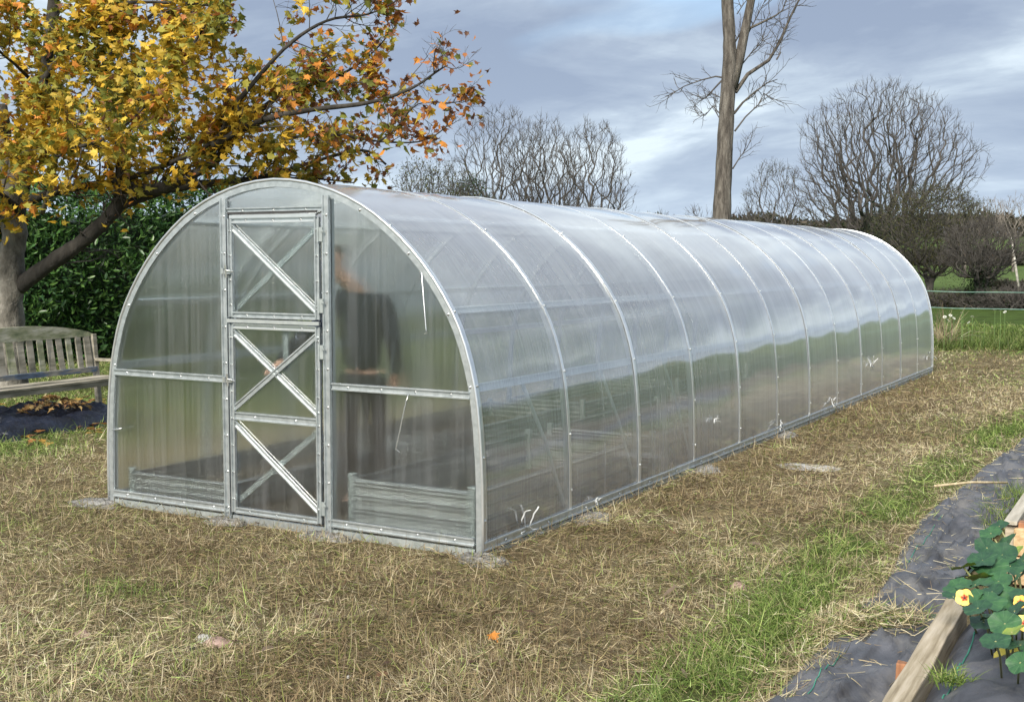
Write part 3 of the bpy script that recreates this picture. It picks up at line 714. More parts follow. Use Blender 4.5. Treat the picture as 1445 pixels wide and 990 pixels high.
# fingers: four and a thumb on each hand
for (hx, hy, hz, base, dv) in ((-.33, -.55, 1.0, 23, Vector((-.1, -1, -.25))), (.18, .15, .91, 19, Vector((0, -.1, -.98)))):
    dv.normalize()
    for k in range(4):
        o0 = Vector((hx - .024 + k * .016, hy, hz)) + dv * .03; ln = (.06, .072, .068, .052)[k]
        i0 = len(body); body.append(PV(*(o0 + dv * .012), .0095)); body.append(PV(*(o0 + dv * ln * .6 + Vector((0, 0, -.008))), .0085)); body.append(PV(*(o0 + dv * ln + Vector((0, .006, -.026))), .007))
        be += [(base, i0), (i0, i0 + 1), (i0 + 1, i0 + 2)]
    i0 = len(body); sgn = 1 if hx < 0 else -1
    o0 = Vector((hx + sgn * .035, hy, hz)) + dv * .005; body.append(PV(*o0, .011)); body.append(PV(*(o0 + dv * .04 + Vector((sgn * .012, 0, -.01))), .009)); be += [(base, i0), (i0, i0 + 1)]
bo = skinned('body', body, be, SKIN, pe)
jk = [PV(0, 0, .92, .155, .12), PV(0, 0, 1.12, .15, .115), PV(0, -.02, 1.32, .17, .12), PV(0, -.03, 1.46, .10, .085), PV(.20, -.02, 1.42, .072), PV(.27, -.03, 1.16, .058), PV(.195, .14, .93, .044), PV(-.18, -.05, 1.42, .072), PV(-.27, -.22, 1.24, .058), PV(-.322, -.52, 1.02, .042)]
skinned('jacket', jk, [(0, 1), (1, 2), (2, 3), (2, 4), (4, 5), (5, 6), (2, 7), (7, 8), (8, 9)], JACKET, pe)
tr_ = [PV(0, 0, .96, .13, .11), PV(.10, 0, .86, .10), PV(.11, -.01, .50, .073), PV(.11, .03, .12, .062), PV(-.10, 0, .86, .10), PV(-.11, -.03, .50, .073), PV(-.11, .02, .12, .062)]
skinned('trousers', tr_, [(0, 1), (1, 2), (2, 3), (0, 4), (4, 5), (5, 6)], TROUS, pe)
skinned('hair', [PV(-.16, -.075, 1.65, .060, .05), PV(-.16, -.09, 1.72, .072, .07), PV(-.16, -.125, 1.77, .060, .07)], [(0, 1), (1, 2)], HAIRM, pe)
skinned('nose', [PV(-.165, -.205, 1.695, .010), PV(-.167, -.232, 1.665, .016)], [(0, 1)], SKIN, pe, sub=1)
for s in (-1, 1):
    skinned('ear', [PV(-.16 + s * .075, -.125, 1.67, .012), PV(-.16 + s * .079, -.12, 1.70, .014)], [(0, 1)], SKIN, pe, sub=1)
    skinned('eye', [PV(-.162 + s * .032, -.206, 1.695, .009), PV(-.162 + s * .034, -.208, 1.696, .009)], [(0, 1)], BOOT, pe, sub=1)
    skinned('boot', [PV(s * .11, .03, .12, .06), PV(s * .11, .03, .05, .05), PV(s * .12, -.12, .045, .048, .04)], [(0, 1), (1, 2)], BOOT, pe, sub=1)
skinned('mouth', [PV(-.185, -.207, 1.625, .006), PV(-.14, -.207, 1.625, .006)], [(0, 1)], noisy('lips', [(.3, (.3, .1, .08)), (.7, (.4, .15, .12))], 9, bump=0), pe, sub=1)

# ------------------------------------------------------------------ bench
be_ = empty('garden_bench', (-6.5, 2.25, gz(-6.5, 2.25)), R_(3))
tag(be_, 'weathered wooden garden bench with slatted curved back, at the left of the greenhouse', 'bench')
LY = 1.0   # half length
b = MB(); n = 24; P = []
for k in range(n + 1):                                  # curved top rail
    y = -LY + 2 * LY * k / n; zt = .885 + .125 * (1 - (y / LY) ** 2) ** .8 if abs(y) < LY else .885
    for dx in (-.018, .018):
        P += [(-.30 + dx, y, .865 + .02 * random.uniform(-.2, .2)), (-.31 + dx, y, zt)]
F = []
for k in range(n):
    a_ = 4 * k; c_ = a_ + 4
    F += [(a_, a_ + 1, c_ + 1, c_), (a_ + 2, c_ + 2, c_ + 3, a_ + 3), (a_ + 1, a_ + 3, c_ + 3, c_ + 1), (a_, c_, c_ + 2, a_ + 2)]
F += [(0, 2, 3, 1), (4 * n, 4 * n + 1, 4 * n + 3, 4 * n + 2)]
b.add(P, F); b.build('top_rail', WOODL, be_)
ang = R_(-9)
for k in range(15):
    y = -LY + .12 + k * (2 * LY - .24) / 14 + random.uniform(-.008, .008)
    b = MB(); b.box((-.265, y, .70), (.014, .085 + random.uniform(-.014, .006), .36), Matrix.Rotation(ang, 3, 'Y') @ Matrix.Rotation(random.uniform(-.02, .02), 3, 'X'), j=.004)
    b.build('back_slat', WOODG if k % 3 else WOODL, be_)
b = MB(); b.box((-.235, 0, .515), (.035, 2 * LY - .08, .055), j=.004); b.build('lower_rail', WOODB, be_, bevel=.004)
for i, (x, w) in enumerate(((-.17, .07), (-.08, .07), (.13, .095))):
    b = MB(); b.box((x, 0, .435), (w, 2 * LY, .024), j=.004); b.build('seat_slat', WOODG, be_, bevel=.004)
b = MB(); b.box((.15, 0, .40), (.028, 2 * LY - .1, .055)); b.build('apron', WOODG, be_)
for s in (-1, 1):
    b = MB(); b.box((-.245, s * (LY - .03), .44), (.05, .055, .90), Matrix.Rotation(R_(-5), 3, 'Y')); b.build('leg', WOODG, be_, bevel=.004)
    b = MB(); b.box((.14, s * (LY - .06), .30), (.05, .055, .60)); b.build('leg', WOODG, be_, bevel=.004)
    b = MB(); b.box((-.04, s * (LY - .03), .615), (.44, .055, .03)); b.build('armrest', WOODG, be_, bevel=.004)
# tarpaulin heap behind and under the bench
def heap(name, cx, cy, rx, ry, h, mat, seed, rot=0, amp=.5, n=44, sharp=1.0):
    u = np.linspace(-1, 1, n); U, V_ = np.meshgrid(u, u, indexing='ij')
    r = np.hypot(U, V_); z = np.clip(1 - np.maximum(np.abs(U), np.abs(V_)) ** 2.2, 0, 1)
    wr = fbm(U * 3 + seed, V_ * 3, 1.2, seed % 13); wr2 = 1 - np.abs(fbm(U * 5 + seed * 2, V_ * 2.5, 1.5, (seed + 4) % 13) * 2 - 1)
    z = z ** .8 * h * (1 - amp + amp * 2 * wr) + (wr2 ** 3 - .4) * h * .22 * sharp
    edge = 1 + (vnoise(U * 2 + seed, V_ * 2 + seed, 2, 5) - .5) * .3
    x = U * rx * edge; y = V_ * ry * edge; c, s = math.cos(rot), math.sin(rot)
    Xw = cx + x * c - y * s; Yw = cy + x * s + y * c
    P = np.stack([Xw, Yw, ground_h(Xw, Yw) + np.maximum(z, .002) * np.clip((1.0 - np.maximum(np.abs(U), np.abs(V_))) * 9, 0, 1) - .004], -1).reshape(-1, 3)
    ii = np.arange(n * n).reshape(n, n); F = np.stack([ii[:-1, :-1], ii[1:, :-1], ii[1:, 1:], ii[:-1, 1:]], -1).reshape(-1, 4)
    return link(name, npmesh(name, P, F), mat)
tag(heap('tarpaulin', -6.62, 2.3, .62, 1.15, .20, TARP, 3, R_(3), .6, sharp=1.6), 'crumpled dark navy tarpaulin lying under the garden bench', 'tarpaulin')

# ------------------------------------------------------------------ maple
MAPLE_L = np.array([(0, 0), (.10, .06), (.34, .02), (.27, .22), (.50, .42), (.26, .42), (.22, .60), (.10, .56), (0, 1.0), (-.10, .56), (-.22, .60), (-.26, .42), (-.50, .42), (-.27, .22), (-.34, .02), (-.10, .06)])
LF = [(0, i, i + 1) for i in range(1, 15)]
def leaf_proto(fold, curl):
    V = []
    for x, y in MAPLE_L: V.append((x, y, abs(x) * fold - curl * (x * x * 1.2 + y * y * .6)))
    return np.array(V), np.array(LF)
def rotmats(n, down=.5):
    """random leaf frames, blades hanging down a little"""
    az = RNG.uniform(0, 6.283, n); el = RNG.normal(-.55, .55, n); roll = RNG.normal(0, .9, n)
    t = np.stack([np.cos(az) * np.cos(el), np.sin(az) * np.cos(el), np.sin(el)], -1)
    s = np.stack([-np.sin(az), np.cos(az), 0 * az], -1); u = np.cross(s, t)
    c, k = np.cos(roll)[:, None], np.sin(roll)[:, None]
    s2 = s * c + u * k; u2 = np.cross(s2, t)
    return np.stack([s2, t, u2], -1)      # columns x,y,z
def scatter_mesh(name, proto, pos, rot, scale, col):
    V0, F0 = proto; n = len(pos); k = len(V0)
    V = np.einsum('nij,kj->nki', rot, V0) * scale[:, None, None] + pos[:, None, :]
    F = (F0[None] + (np.arange(n) * k)[:, None, None]).reshape(-1, F0.shape[1])
    return npmesh(name, V.reshape(-1, 3), F, col=np.repeat(col, k, 0), smooth=False)

class Tubes:
    def __init__(s): s.g = {}
    def add(s, pts, r0, r1, k=5):
        s.g.setdefault((len(pts), k), []).append((np.array(pts, float), r0, r1))
    def mesh(s, name):
        VS = []; FS = []; off = 0
        for (n, k), L_ in s.g.items():
            P = np.array([a[0] for a in L_]); r0 = np.array([a[1] for a in L_]); r1 = np.array([a[2] for a in L_])
            T = np.empty_like(P); T[:, 1:-1] = P[:, 2:] - P[:, :-2]; T[:, 0] = P[:, 1] - P[:, 0]; T[:, -1] = P[:, -1] - P[:, -2]
            T /= np.linalg.norm(T, axis=2, keepdims=True) + 1e-9
            ref = np.array([.31, .17, .05]) + 0 * T; A_ = np.cross(T, ref); A_ /= np.linalg.norm(A_, axis=2, keepdims=True) + 1e-9; B_ = np.cross(T, A_)
            t = np.linspace(0, 1, n)[None, :]; R = r0[:, None] * (1 - t) + r1[:, None] * t
            q_ = np.arange(k) * 2 * np.pi / k
            V = P[:, :, None, :] + R[:, :, None, None] * (A_[:, :, None, :] * np.cos(q_)[None, None, :, None] + B_[:, :, None, :] * np.sin(q_)[None, None, :, None])
            m_ = len(L_); ii = np.arange(m_ * n * k).reshape(m_, n, k)
            F = np.stack([ii[:, :-1], np.roll(ii[:, :-1], -1, 2), np.roll(ii[:, 1:], -1, 2), ii[:, 1:]], -1).reshape(-1, 4)
            VS.append(V.reshape(-1, 3)); FS.append(F + off); off += m_ * n * k
        return npmesh(name, np.concatenate(VS), np.concatenate(FS))
def unit(v): return v / (np.linalg.norm(v) + 1e-9)
def grow(T, rng, p, d, length, r, lvl, maxl, prm, tips):
    """one limb and its children; prm: dict of wobble, up, nchild, ratio, angle, kmin"""
    n = 5 if lvl < maxl else 4
    pts = [p]; dd_ = d.copy(); st = length / (n - 1)
    for i in range(n - 1):
        dd_ = unit(dd_ + rng.normal(0, prm['wob'], 3) + np.array([0, 0, prm['up']]))
        pts.append(pts[-1] + dd_ * st)
    r1 = r * (.45 if lvl < maxl else .35)
    T.add(pts, r, r1, 6 if lvl <= 1 else 3)
    if lvl == maxl: tips.append((pts[-1], dd_)); tips.append((pts[-2], dd_)); return
    nc = prm['n'][lvl] if isinstance(prm['n'], (list, tuple)) else prm['n']
    for c in range(nc):
        t = prm.get('t0', .3) + (1 - prm.get('t0', .3)) * (c + rng.random()) / nc; f = t * (n - 1); i = min(int(f), n - 2); q_ = pts[i] + (pts[i + 1] - pts[i]) * (f - i)
        loc = unit(pts[i + 1] - pts[i]); perp = unit(np.cross(loc, rng.normal(0, 1, 3)))
        an = rng.normal(prm['ang'], .12); nd_ = unit(loc * math.cos(an) + perp * math.sin(an))
        grow(T, rng, q_, nd_, length * prm['ratio'] * rng.uniform(.75, 1.2) * (1.15 - .45 * t), max(r * (1 - .55 * t) * .46, prm['rmin']), lvl + 1, maxl, prm, tips)

mt = empty('maple_tree', tuple(at(12, 560, 15)) [:2] + (0,))
mloc = Vector(mt.location); mt.location.z = gz(mloc.x, mloc.y) - .03
mloc = Vector(mt.location)
tag(mt, 'maple tree in yellow and orange autumn leaf rising behind the garden bench', 'tree')
LD = 15.0
def limb(pix, r0, r1, name='branch', mat=BARKD, k=10):
    """main limb through photo-measured points; entries (px, py, depth)"""
    P = [np.array(at(*p)) - np.array(mloc) for p in pix]
    # Catmull-Rom
    out_ = []
    for i in range(len(P) - 1):
        p0 = P[max(i - 1, 0)]; p1 = P[i]; p2 = P[i + 1]; p3 = P[min(i + 2, len(P) - 1)]
        for t in np.linspace(0, 1, 6)[:-1]:
            out_.append(.5 * ((2 * p1) + (-p0 + p2) * t + (2 * p0 - 5 * p1 + 4 * p2 - p3) * t * t + (-p0 + 3 * p1 - 3 * p2 + p3) * t ** 3))
    out_.append(P[-1]); n = len(out_)
    rr = [r0 + (r1 - r0) * (i / (n - 1)) ** .8 for i in range(n)]
    rr = [a_ * (1 + .06 * math.sin(i * 2.3) + .05 * math.sin(i * 1.1)) for i, a_ in enumerate(rr)]
    b = MB(); b.tube([tuple(p) for p in out_], rr, k); b.build(name, mat, mt, True); return out_, rr
base = [(12, 545, 15), (12, 470, 15), (14, 400, 15), (20, 330, 15), (10, 250, 15), (-5, 150, 15)]
P = [at(*p) - mloc for p in base]; P[0].z = -.05
b = MB(); pp = []
for i in range(len(P) - 1):
    for t in np.linspace(0, 1, 5)[:-1]: pp.append(P[i].lerp(P[i + 1], t))
pp.append(P[-1]); rr = list(np.interp(np.arange(len(pp)), [0, 2, 8, 14, 20], [.26, .20, .165, .15, .12])); b.tube([p_ + Vector((.02 * math.sin(i * 1.7), 0, 0)) for i, p_ in enumerate(pp)], rr, 16)
b.build('trunk', BARKM, mt, True)
LIMBS = [
 ([(25, 405, 15), (70, 372, 14.9), (110, 345, 14.8), (150, 310, 14.7), (168, 285, 14.7), (172, 255, 14.6)], .105, .08, BARKD),
 ([(172, 262, 14.6), (215, 268, 14.5), (260, 252, 14.4), (310, 222, 14.3), (345, 175, 14.2), (400, 130, 14.2), (470, 70, 14.2)], .085, .02, BARKD),
 ([(35, 285, 15), (90, 268, 14.8), (150, 258, 14.6), (185, 250, 14.5), (235, 232, 14.3), (300, 200, 14), (330, 150, 13.8)], .06, .02, BARKD),
 ([(172, 255, 14.6), (165, 190, 14.7), (150, 120, 14.9), (165, 40, 15.1), (175, -60, 15.2)], .07, .035, BARKD),
 ([(20, 320, 15), (45, 200, 15.2), (62, 120, 15.4), (70, 60, 15.5), (80, -40, 15.6)], .10, .07, BARKD),
 ([(62, 115, 15.4), (100, 60, 15.0), (150, 15, 14.6), (200, 3, 14.4), (300, 8, 14.2)], .05, .012, BARKD),
 ([(172, 290, 14.7), (240, 268, 14.9), (310, 258, 15.1), (380, 248, 15.3), (430, 232, 15.4), (510, 212, 15.5), (545, 232, 15.6)], .055, .012, BARKD),
 ([(260, 258, 15.0), (360, 253, 15.2), (440, 252, 15.4), (500, 258, 15.5)], .03, .008, BARKD),
 ([(300, 205, 14), (370, 170, 13.8), (440, 155, 13.6), (520, 145, 13.5), (580, 125, 13.4), (618, 100, 13.3), (632, 92, 13.3)], .045, .006, BARKD),
 ([(535, 200, 13.9), (560, 180, 13.9), (590, 147, 13.9), (640, 145, 14), (662, 138, 14)], .012, .004, BARKD),
 ([(400, 195, 13.9), (470, 190, 13.9), (540, 200, 13.8), (600, 198, 13.7), (640, 170, 13.7)], .02, .005, BARKD),
 ([(345, 175, 14.2), (420, 118, 14.0), (480, 116, 13.8), (545, 118, 13.7)], .022, .006, BARKD),
 ([(400, 130, 14.2), (470, 110, 14.4), (520, 80, 14.5), (560, 35, 14.6)], .025, .005, BARKD),
 ([(330, 150, 13.8), (400, 70, 13.6), (460, 30, 13.5), (520, 20, 13.4), (562, 0, 13.4)], .03, .006, BARKD),
 ([(165, 60, 15.1), (230, 10, 15), (300, -30, 14.8)], .03, .01, BARKD),
 ([(30, 300, 15), (-60, 230, 14), (-150, 180, 13.5)], .06, .03, BARKD),
 ([(150, 160, 14.8), (215, 130, 14), (260, 80, 13.5), (300, 20, 13.2)], .035, .01, BARKD),
 ([(60, 230, 14.6), (105, 210, 13.6), (160, 190, 13.0), (205, 150, 12.8)], .03, .01, BARKD),
 ([(60, 130, 15.2), (20, 90, 14.4), (-30, 50, 14)], .03, .01, BARKD),
 ([(60, 300, 14.8), (75, 250, 14.4), (82, 200, 14.2), (80, 140, 14)], .03, .012, BARKM),
]
TT_ = Tubes(); tips = []; rng = np.random.default_rng(5)
prm = dict(wob=.16, up=.03, n=[4, 3, 3], ratio=.62, ang=.75, rmin=.003, t0=.2)
for pix, r0, r1, mat in LIMBS:
    ptsL, rr = limb(pix, r0, r1, 'branch', mat)
    n = len(ptsL); ln = sum(np.linalg.norm(ptsL[i + 1] - ptsL[i]) for i in range(n - 1))
    cnt = int(5 + ln * 4.2)
    for c in range(cnt):
        i = int((.12 + .86 * rng.random()) * (n - 1)); loc = unit(ptsL[min(i + 1, n - 1)] - ptsL[max(i - 1, 0)])
        perp = unit(np.cross(loc, rng.normal(0, 1, 3))); an = rng.normal(.9, .2)
        d_ = unit(loc * math.cos(an) + perp * math.sin(an) + np.array([0, 0, .12]))
        grow(TT_, rng, ptsL[i], d_, rng.uniform(.35, .85) * (1.0 if r0 > .025 else .5) * (1.15 - .65 * i / n), max(.006, rr[i] * .35) if rr[i] < .04 else .014, 1, 3, prm, tips)
    tips.append((ptsL[-1], loc))
tm = link('twig', TT_.mesh('twig'), TWIG, mt); tag(tm, kind='stuff')
tp = np.array([t_[0] for t_ in tips]); rng.shuffle(tp)
# project the tips to see how dense the leaves should be there: bushy inside, thin towards the right hand ends
wp = tp + np.array(mloc); rel = wp - np.array(CAMP); zz = rel @ np.array(CF); u = 722.5 + FPX * (rel @ np.array(CR)) / zz; w_ = 495 - FPX * (rel @ np.array(CU)) / zz
outness = np.linalg.norm(tp[:, :2] - np.array([0.6, 0.3]), axis=1)
keep = rng.random(len(tp)) < np.interp(outness, [1.0, 2.4, 3.1, 3.9, 5.2], [1, .95, .66, .30, .13])
keep &= ~((w_ > 268) & (u > 60) & (rng.random(len(tp)) < .9)); keep &= ~((w_ > 330) & (rng.random(len(tp)) < .9))
keep &= ~((w_ > 215) & (u > 60) & (u < 480) & (rng.random(len(tp)) < .5)); tp = tp[keep]; outness = outness[keep]
print('maple tips', len(tp))
PAL = np.array([[.64, .40, .04], [.74, .51, .06], [.52, .37, .05], [.34, .31, .05], [.19, .21, .04], [.70, .28, .05], [.46, .18, .06], [.27, .12, .06], [.16, .08, .05]])
def leafset(pts, outn, per):
    n = len(pts) * per; pos = np.repeat(pts, per, 0) + RNG.normal(0, .075, (n, 3)); on_ = np.repeat(outn, per)
    tone = vnoise(pos[:, 0] * 1.0 + pos[:, 2] * .9, pos[:, 1] + pos[:, 2] * .5, 1.7, 40) + RNG.normal(0, .12, n)
    brown = np.clip((on_ - 2.6) / 2.2, 0, 1)
    ci = np.where(tone < .34, RNG.integers(3, 5, n), np.where(tone < .5, RNG.integers(2, 4, n), np.where(tone < .75, RNG.integers(0, 3, n), RNG.integers(0, 6, n))))
    ci = np.where(RNG.random(n) < .08 + brown * .75, RNG.integers(5, 9, n), ci)
    return pos, rotmats(n), RNG.uniform(.075, .145, n) * np.where(ci > 5, .8, 1), PAL[ci] * RNG.uniform(.8, 1.2, n)[:, None], ci
pos, rot, scl_, colr, ci = leafset(tp, outness, 4)
protos = [leaf_proto(.3, .25), leaf_proto(.55, .6), leaf_proto(-.15, .9)]
# the 300 nearest leaves are parts of their own, the rest one mass
wp = pos + np.array(mloc); rel = wp - np.array(CAMP); zz = rel @ np.array(CF); u = 722.5 + FPX * (rel @ np.array(CR)) / zz; w_ = 495 - FPX * (rel @ np.array(CU)) / zz
vis = (u > 5) & (u < 700) & (w_ > 5) & (w_ < 420)
score = np.where(vis, scl_ / zz, 0); order = np.argsort(-score); near = order[:300]; rest = order[300:]
LM = {}
for i in near:
    key = (int(ci[i]), int(i % 3))
    if key not in LM:
        V0, F0 = protos[key[1]]; LM[key] = npmesh('leaf', V0, F0, col=np.repeat(PAL[key[0]][None], len(V0), 0), smooth=False); LM[key].materials.append(LEAF)
    o = bpy.data.objects.new('leaf', LM[key]); COL.objects.link(o); o.parent = mt
    mm = Matrix(rot[i].tolist()).to_4x4() @ Matrix.Scale(float(scl_[i]), 4); mm.translation = Vector(pos[i].tolist()); o.matrix_local = mm
VV = []
crown = None
for k in range(3):
    s_ = rest[rest % 3 == k]; VV.append((protos[k], pos[s_], rot[s_], scl_[s_], colr[s_]))
allV = []; allF = []; allC = []; off = 0
for pr_, po_, ro_, sc_, co_ in VV:
    V0, F0 = pr_; n = len(po_); k = len(V0)
    V = (np.einsum('nij,kj->nki', ro_, V0) * sc_[:, None, None] + po_[:, None, :]).reshape(-1, 3)
    allV.append(V); allF.append((F0[None] + (np.arange(n) * k)[:, None, None]).reshape(-1, 3) + off); allC.append(np.repeat(co_, k, 0)); off += len(V)
o = link('crown', npmesh('crown', np.concatenate(allV), np.concatenate(allF), col=np.concatenate(allC), smooth=False), LEAF, mt); tag(o, kind='stuff')

# fallen maple leaves: single things on the grass
def ground_leaf(px, py, ci_, lb, sc=.11, k=0, group=None, z=.035):
    p = on(px, py); V0, F0 = protos[k]
    me = npmesh('fallen_leaf', V0 * sc, F0, col=np.repeat(PAL[ci_][None], len(V0), 0), smooth=False); o = link('fallen_leaf', me, LEAF)
    o.location = (p.x, p.y, gz(p.x, p.y) + z); o.rotation_euler = (random.uniform(-.3, .3), random.uniform(-.3, .3), random.uniform(0, 6)); tag(o, lb, 'leaf', group)
ground_leaf(692, 903, 5, 'single bright orange fallen leaf on the dry grass in front of the greenhouse', .07, 1, z=.05)
p0 = Vector((-6.0, 1.7, 0))
n = 900; a_ = RNG.uniform(0, 6.28, n); r_ = np.abs(RNG.normal(0, 1, n))
lx = -6.9 + np.cos(a_) * r_ * .8; ly = 2.4 + np.sin(a_) * r_ * 1.5; lz = ground_h(lx, ly) + RNG.uniform(.02, .06, n)
az = RNG.uniform(0, 6.28, n); fr_ = np.stack([np.stack([np.cos(az), np.sin(az), 0 * az], -1), np.stack([-np.sin(az), np.cos(az), RNG.normal(0, .3, n)], -1), np.stack([0 * az, 0 * az, 1 + 0 * az], -1)], -1)
LC = np.array([[.42, .24, .05], [.34, .15, .05], [.45, .30, .08], [.20, .10, .05]])[RNG.integers(0, 4, n)]
o = link('fallen_leaves', scatter_mesh('fallen_leaves', protos[0], np.stack([lx, ly, lz], -1), fr_, RNG.uniform(.07, .13, n), LC), LEAF)
tag(o, 'yellow and brown fallen maple leaves scattered around the garden bench', 'leaves', kind='stuff')
n = 150; a_ = RNG.uniform(0, 6.28, n); r_ = RNG.random(n) ** .7
lx = -6.45 + np.cos(a_) * r_ * .22; ly = 2.35 + np.sin(a_) * r_ * .42; lz = ground_h(lx, ly) + .20 + .13 * (1 - r_)
az = RNG.uniform(0, 6.28, n); fr_ = np.stack([np.stack([np.cos(az), np.sin(az), RNG.normal(0, .3, n)], -1), np.stack([-np.sin(az), np.cos(az), RNG.normal(0, .3, n)], -1), np.stack([0 * az, 0 * az, 1 + 0 * az], -1)], -1)
LC = np.array([[.55, .38, .16], [.45, .27, .11], [.62, .46, .22], [.30, .17, .09]])[RNG.integers(0, 4, n)]
o = link('leaf_pile', scatter_mesh('leaf_pile', protos[1], np.stack([lx, ly, lz], -1), fr_, RNG.uniform(.05, .09, n), LC), LEAF)
tag(o, 'pile of brown leaves caught on the tarpaulin under the bench', 'leaves', kind='stuff')

# ------------------------------------------------------------------ laurel hedge
LAUREL = (np.array([(0, 0, 0), (.16, .35, .03), (.12, .75, .0), (0, 1, -.08), (-.12, .75, 0), (-.16, .35, .03), (0, .5, -.02)]), np.array([(0, 1, 6), (1, 2, 6), (2, 3, 6), (3, 4, 6), (4, 5, 6), (5, 0, 6)]))
def foliage_mass(name, pts_fn, n, scale, pal, mat, parent, proto=LAUREL):
    P_ = pts_fn(n); n = len(P_); az = RNG.uniform(0, 6.28, n); el = RNG.normal(.25, .6, n); ro = RNG.normal(0, .7, n)
    t = np.stack([np.cos(az) * np.cos(el), np.sin(az) * np.cos(el), np.sin(el)], -1); s = np.stack([-np.sin(az), np.cos(az), 0 * az], -1); u_ = np.cross(s, t)
    s2 = s * np.cos(ro)[:, None] + u_ * np.sin(ro)[:, None]; R3 = np.stack([s2, t, np.cross(s2, t)], -1)
    c = pal[RNG.integers(0, len(pal), n)] * RNG.uniform(.7, 1.3, n)[:, None]
    o = link(name, scatter_mesh(name, proto, P_, R3, RNG.uniform(scale * .7, scale * 1.3, n), c), mat, parent); tag(o, kind='stuff'); return o
HP = np.array([[.045, .11, .025], [.07, .16, .035], [.03, .07, .02], [.11, .21, .05], [.05, .12, .04]])
ha, hb = at(-260, 420, 17.5), at(300, 420, 22.5)
hg = empty('laurel_hedge', ((ha.x + hb.x) / 2, (ha.y + hb.y) / 2, 0)); tag(hg, 'dense dark green laurel hedge behind the garden bench and maple trunk', 'hedge')
hv = Vector((hb.x - ha.x, hb.y - ha.y, 0)); hl = hv.length; hv.normalize(); hn = Vector((-hv.y, hv.x, 0))
if (CAMP - Vector(hg.location)).dot(hn) < 0: hn = -hn
def hedge_pts(n):
    u_ = RNG.uniform(-.5, .5, n) * (hl + 3) ; h0 = RNG.random(n)
    top = 2.75 + .25 * (fbm(u_, 0 * u_, .8, 3) - .5) * 2 + u_ * .05
    z = h0 * top; lump = fbm(u_, z, .9, 6); bul = .75 + .7 * (lump - .4) - .35 * (z / top) ** 6
    dpt = bul - np.abs(RNG.normal(0, .10, n)); topm = RNG.random(n) < .12
    z = np.where(topm, top + RNG.normal(0, .08, n), z); dpt = np.where(topm, RNG.uniform(-.8, .7, n), dpt)
    return np.stack([hv.x * u_ + hn.x * dpt, hv.y * u_ + hn.y * dpt, z], -1)
foliage_mass('foliage', hedge_pts, 26000, .13, HP, HEDGEM, hg)
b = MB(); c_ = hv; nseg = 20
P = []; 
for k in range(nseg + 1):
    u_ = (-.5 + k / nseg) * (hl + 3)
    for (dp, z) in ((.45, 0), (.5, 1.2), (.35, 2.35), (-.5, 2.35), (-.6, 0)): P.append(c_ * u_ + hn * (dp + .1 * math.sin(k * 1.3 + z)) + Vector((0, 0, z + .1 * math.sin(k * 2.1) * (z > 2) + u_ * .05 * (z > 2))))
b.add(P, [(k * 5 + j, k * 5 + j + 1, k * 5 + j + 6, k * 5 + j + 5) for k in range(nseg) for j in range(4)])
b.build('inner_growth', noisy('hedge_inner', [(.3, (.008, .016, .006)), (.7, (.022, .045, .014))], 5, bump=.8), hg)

# ------------------------------------------------------------------ bare trees
def colonize(rng, pts, nodes, dirs, par, jit=.035):
    """joins every point of a crown to the nearest well placed node, inside out"""
    NP = np.zeros((len(nodes) + len(pts) * 2, 3)); ND = np.zeros_like(NP); n = len(nodes); NP[:n] = nodes; ND[:n] = dirs; par = list(par); n0 = n
    for p in pts:
        d = p - NP[:n]; base = NP[0] * .7 + NP[n0 - 1] * .3; L_ = np.linalg.norm(d, axis=1) + 1e-6; c = (d * ND[:n]).sum(1) / L_
        rad_ = unit(p - base); c2 = (d @ rad_) / L_
        i = int(np.argmin(L_ * (1 + 1.3 * (1 - c) + 1.5 * (1 - c2)))); li = L_[i]
        if li < .05: continue
        mid = NP[i] + ND[i] * li * .11 + d[i] * .40 + rng.normal(0, jit * li, 3)
        NP[n] = mid; ND[n] = unit(mid - NP[i]); par.append(i); n += 1
        NP[n] = p; ND[n] = unit(unit(p - mid) + rad_ * .35); par.append(n - 1); n += 1
    return NP[:n], ND[:n], np.array(par)
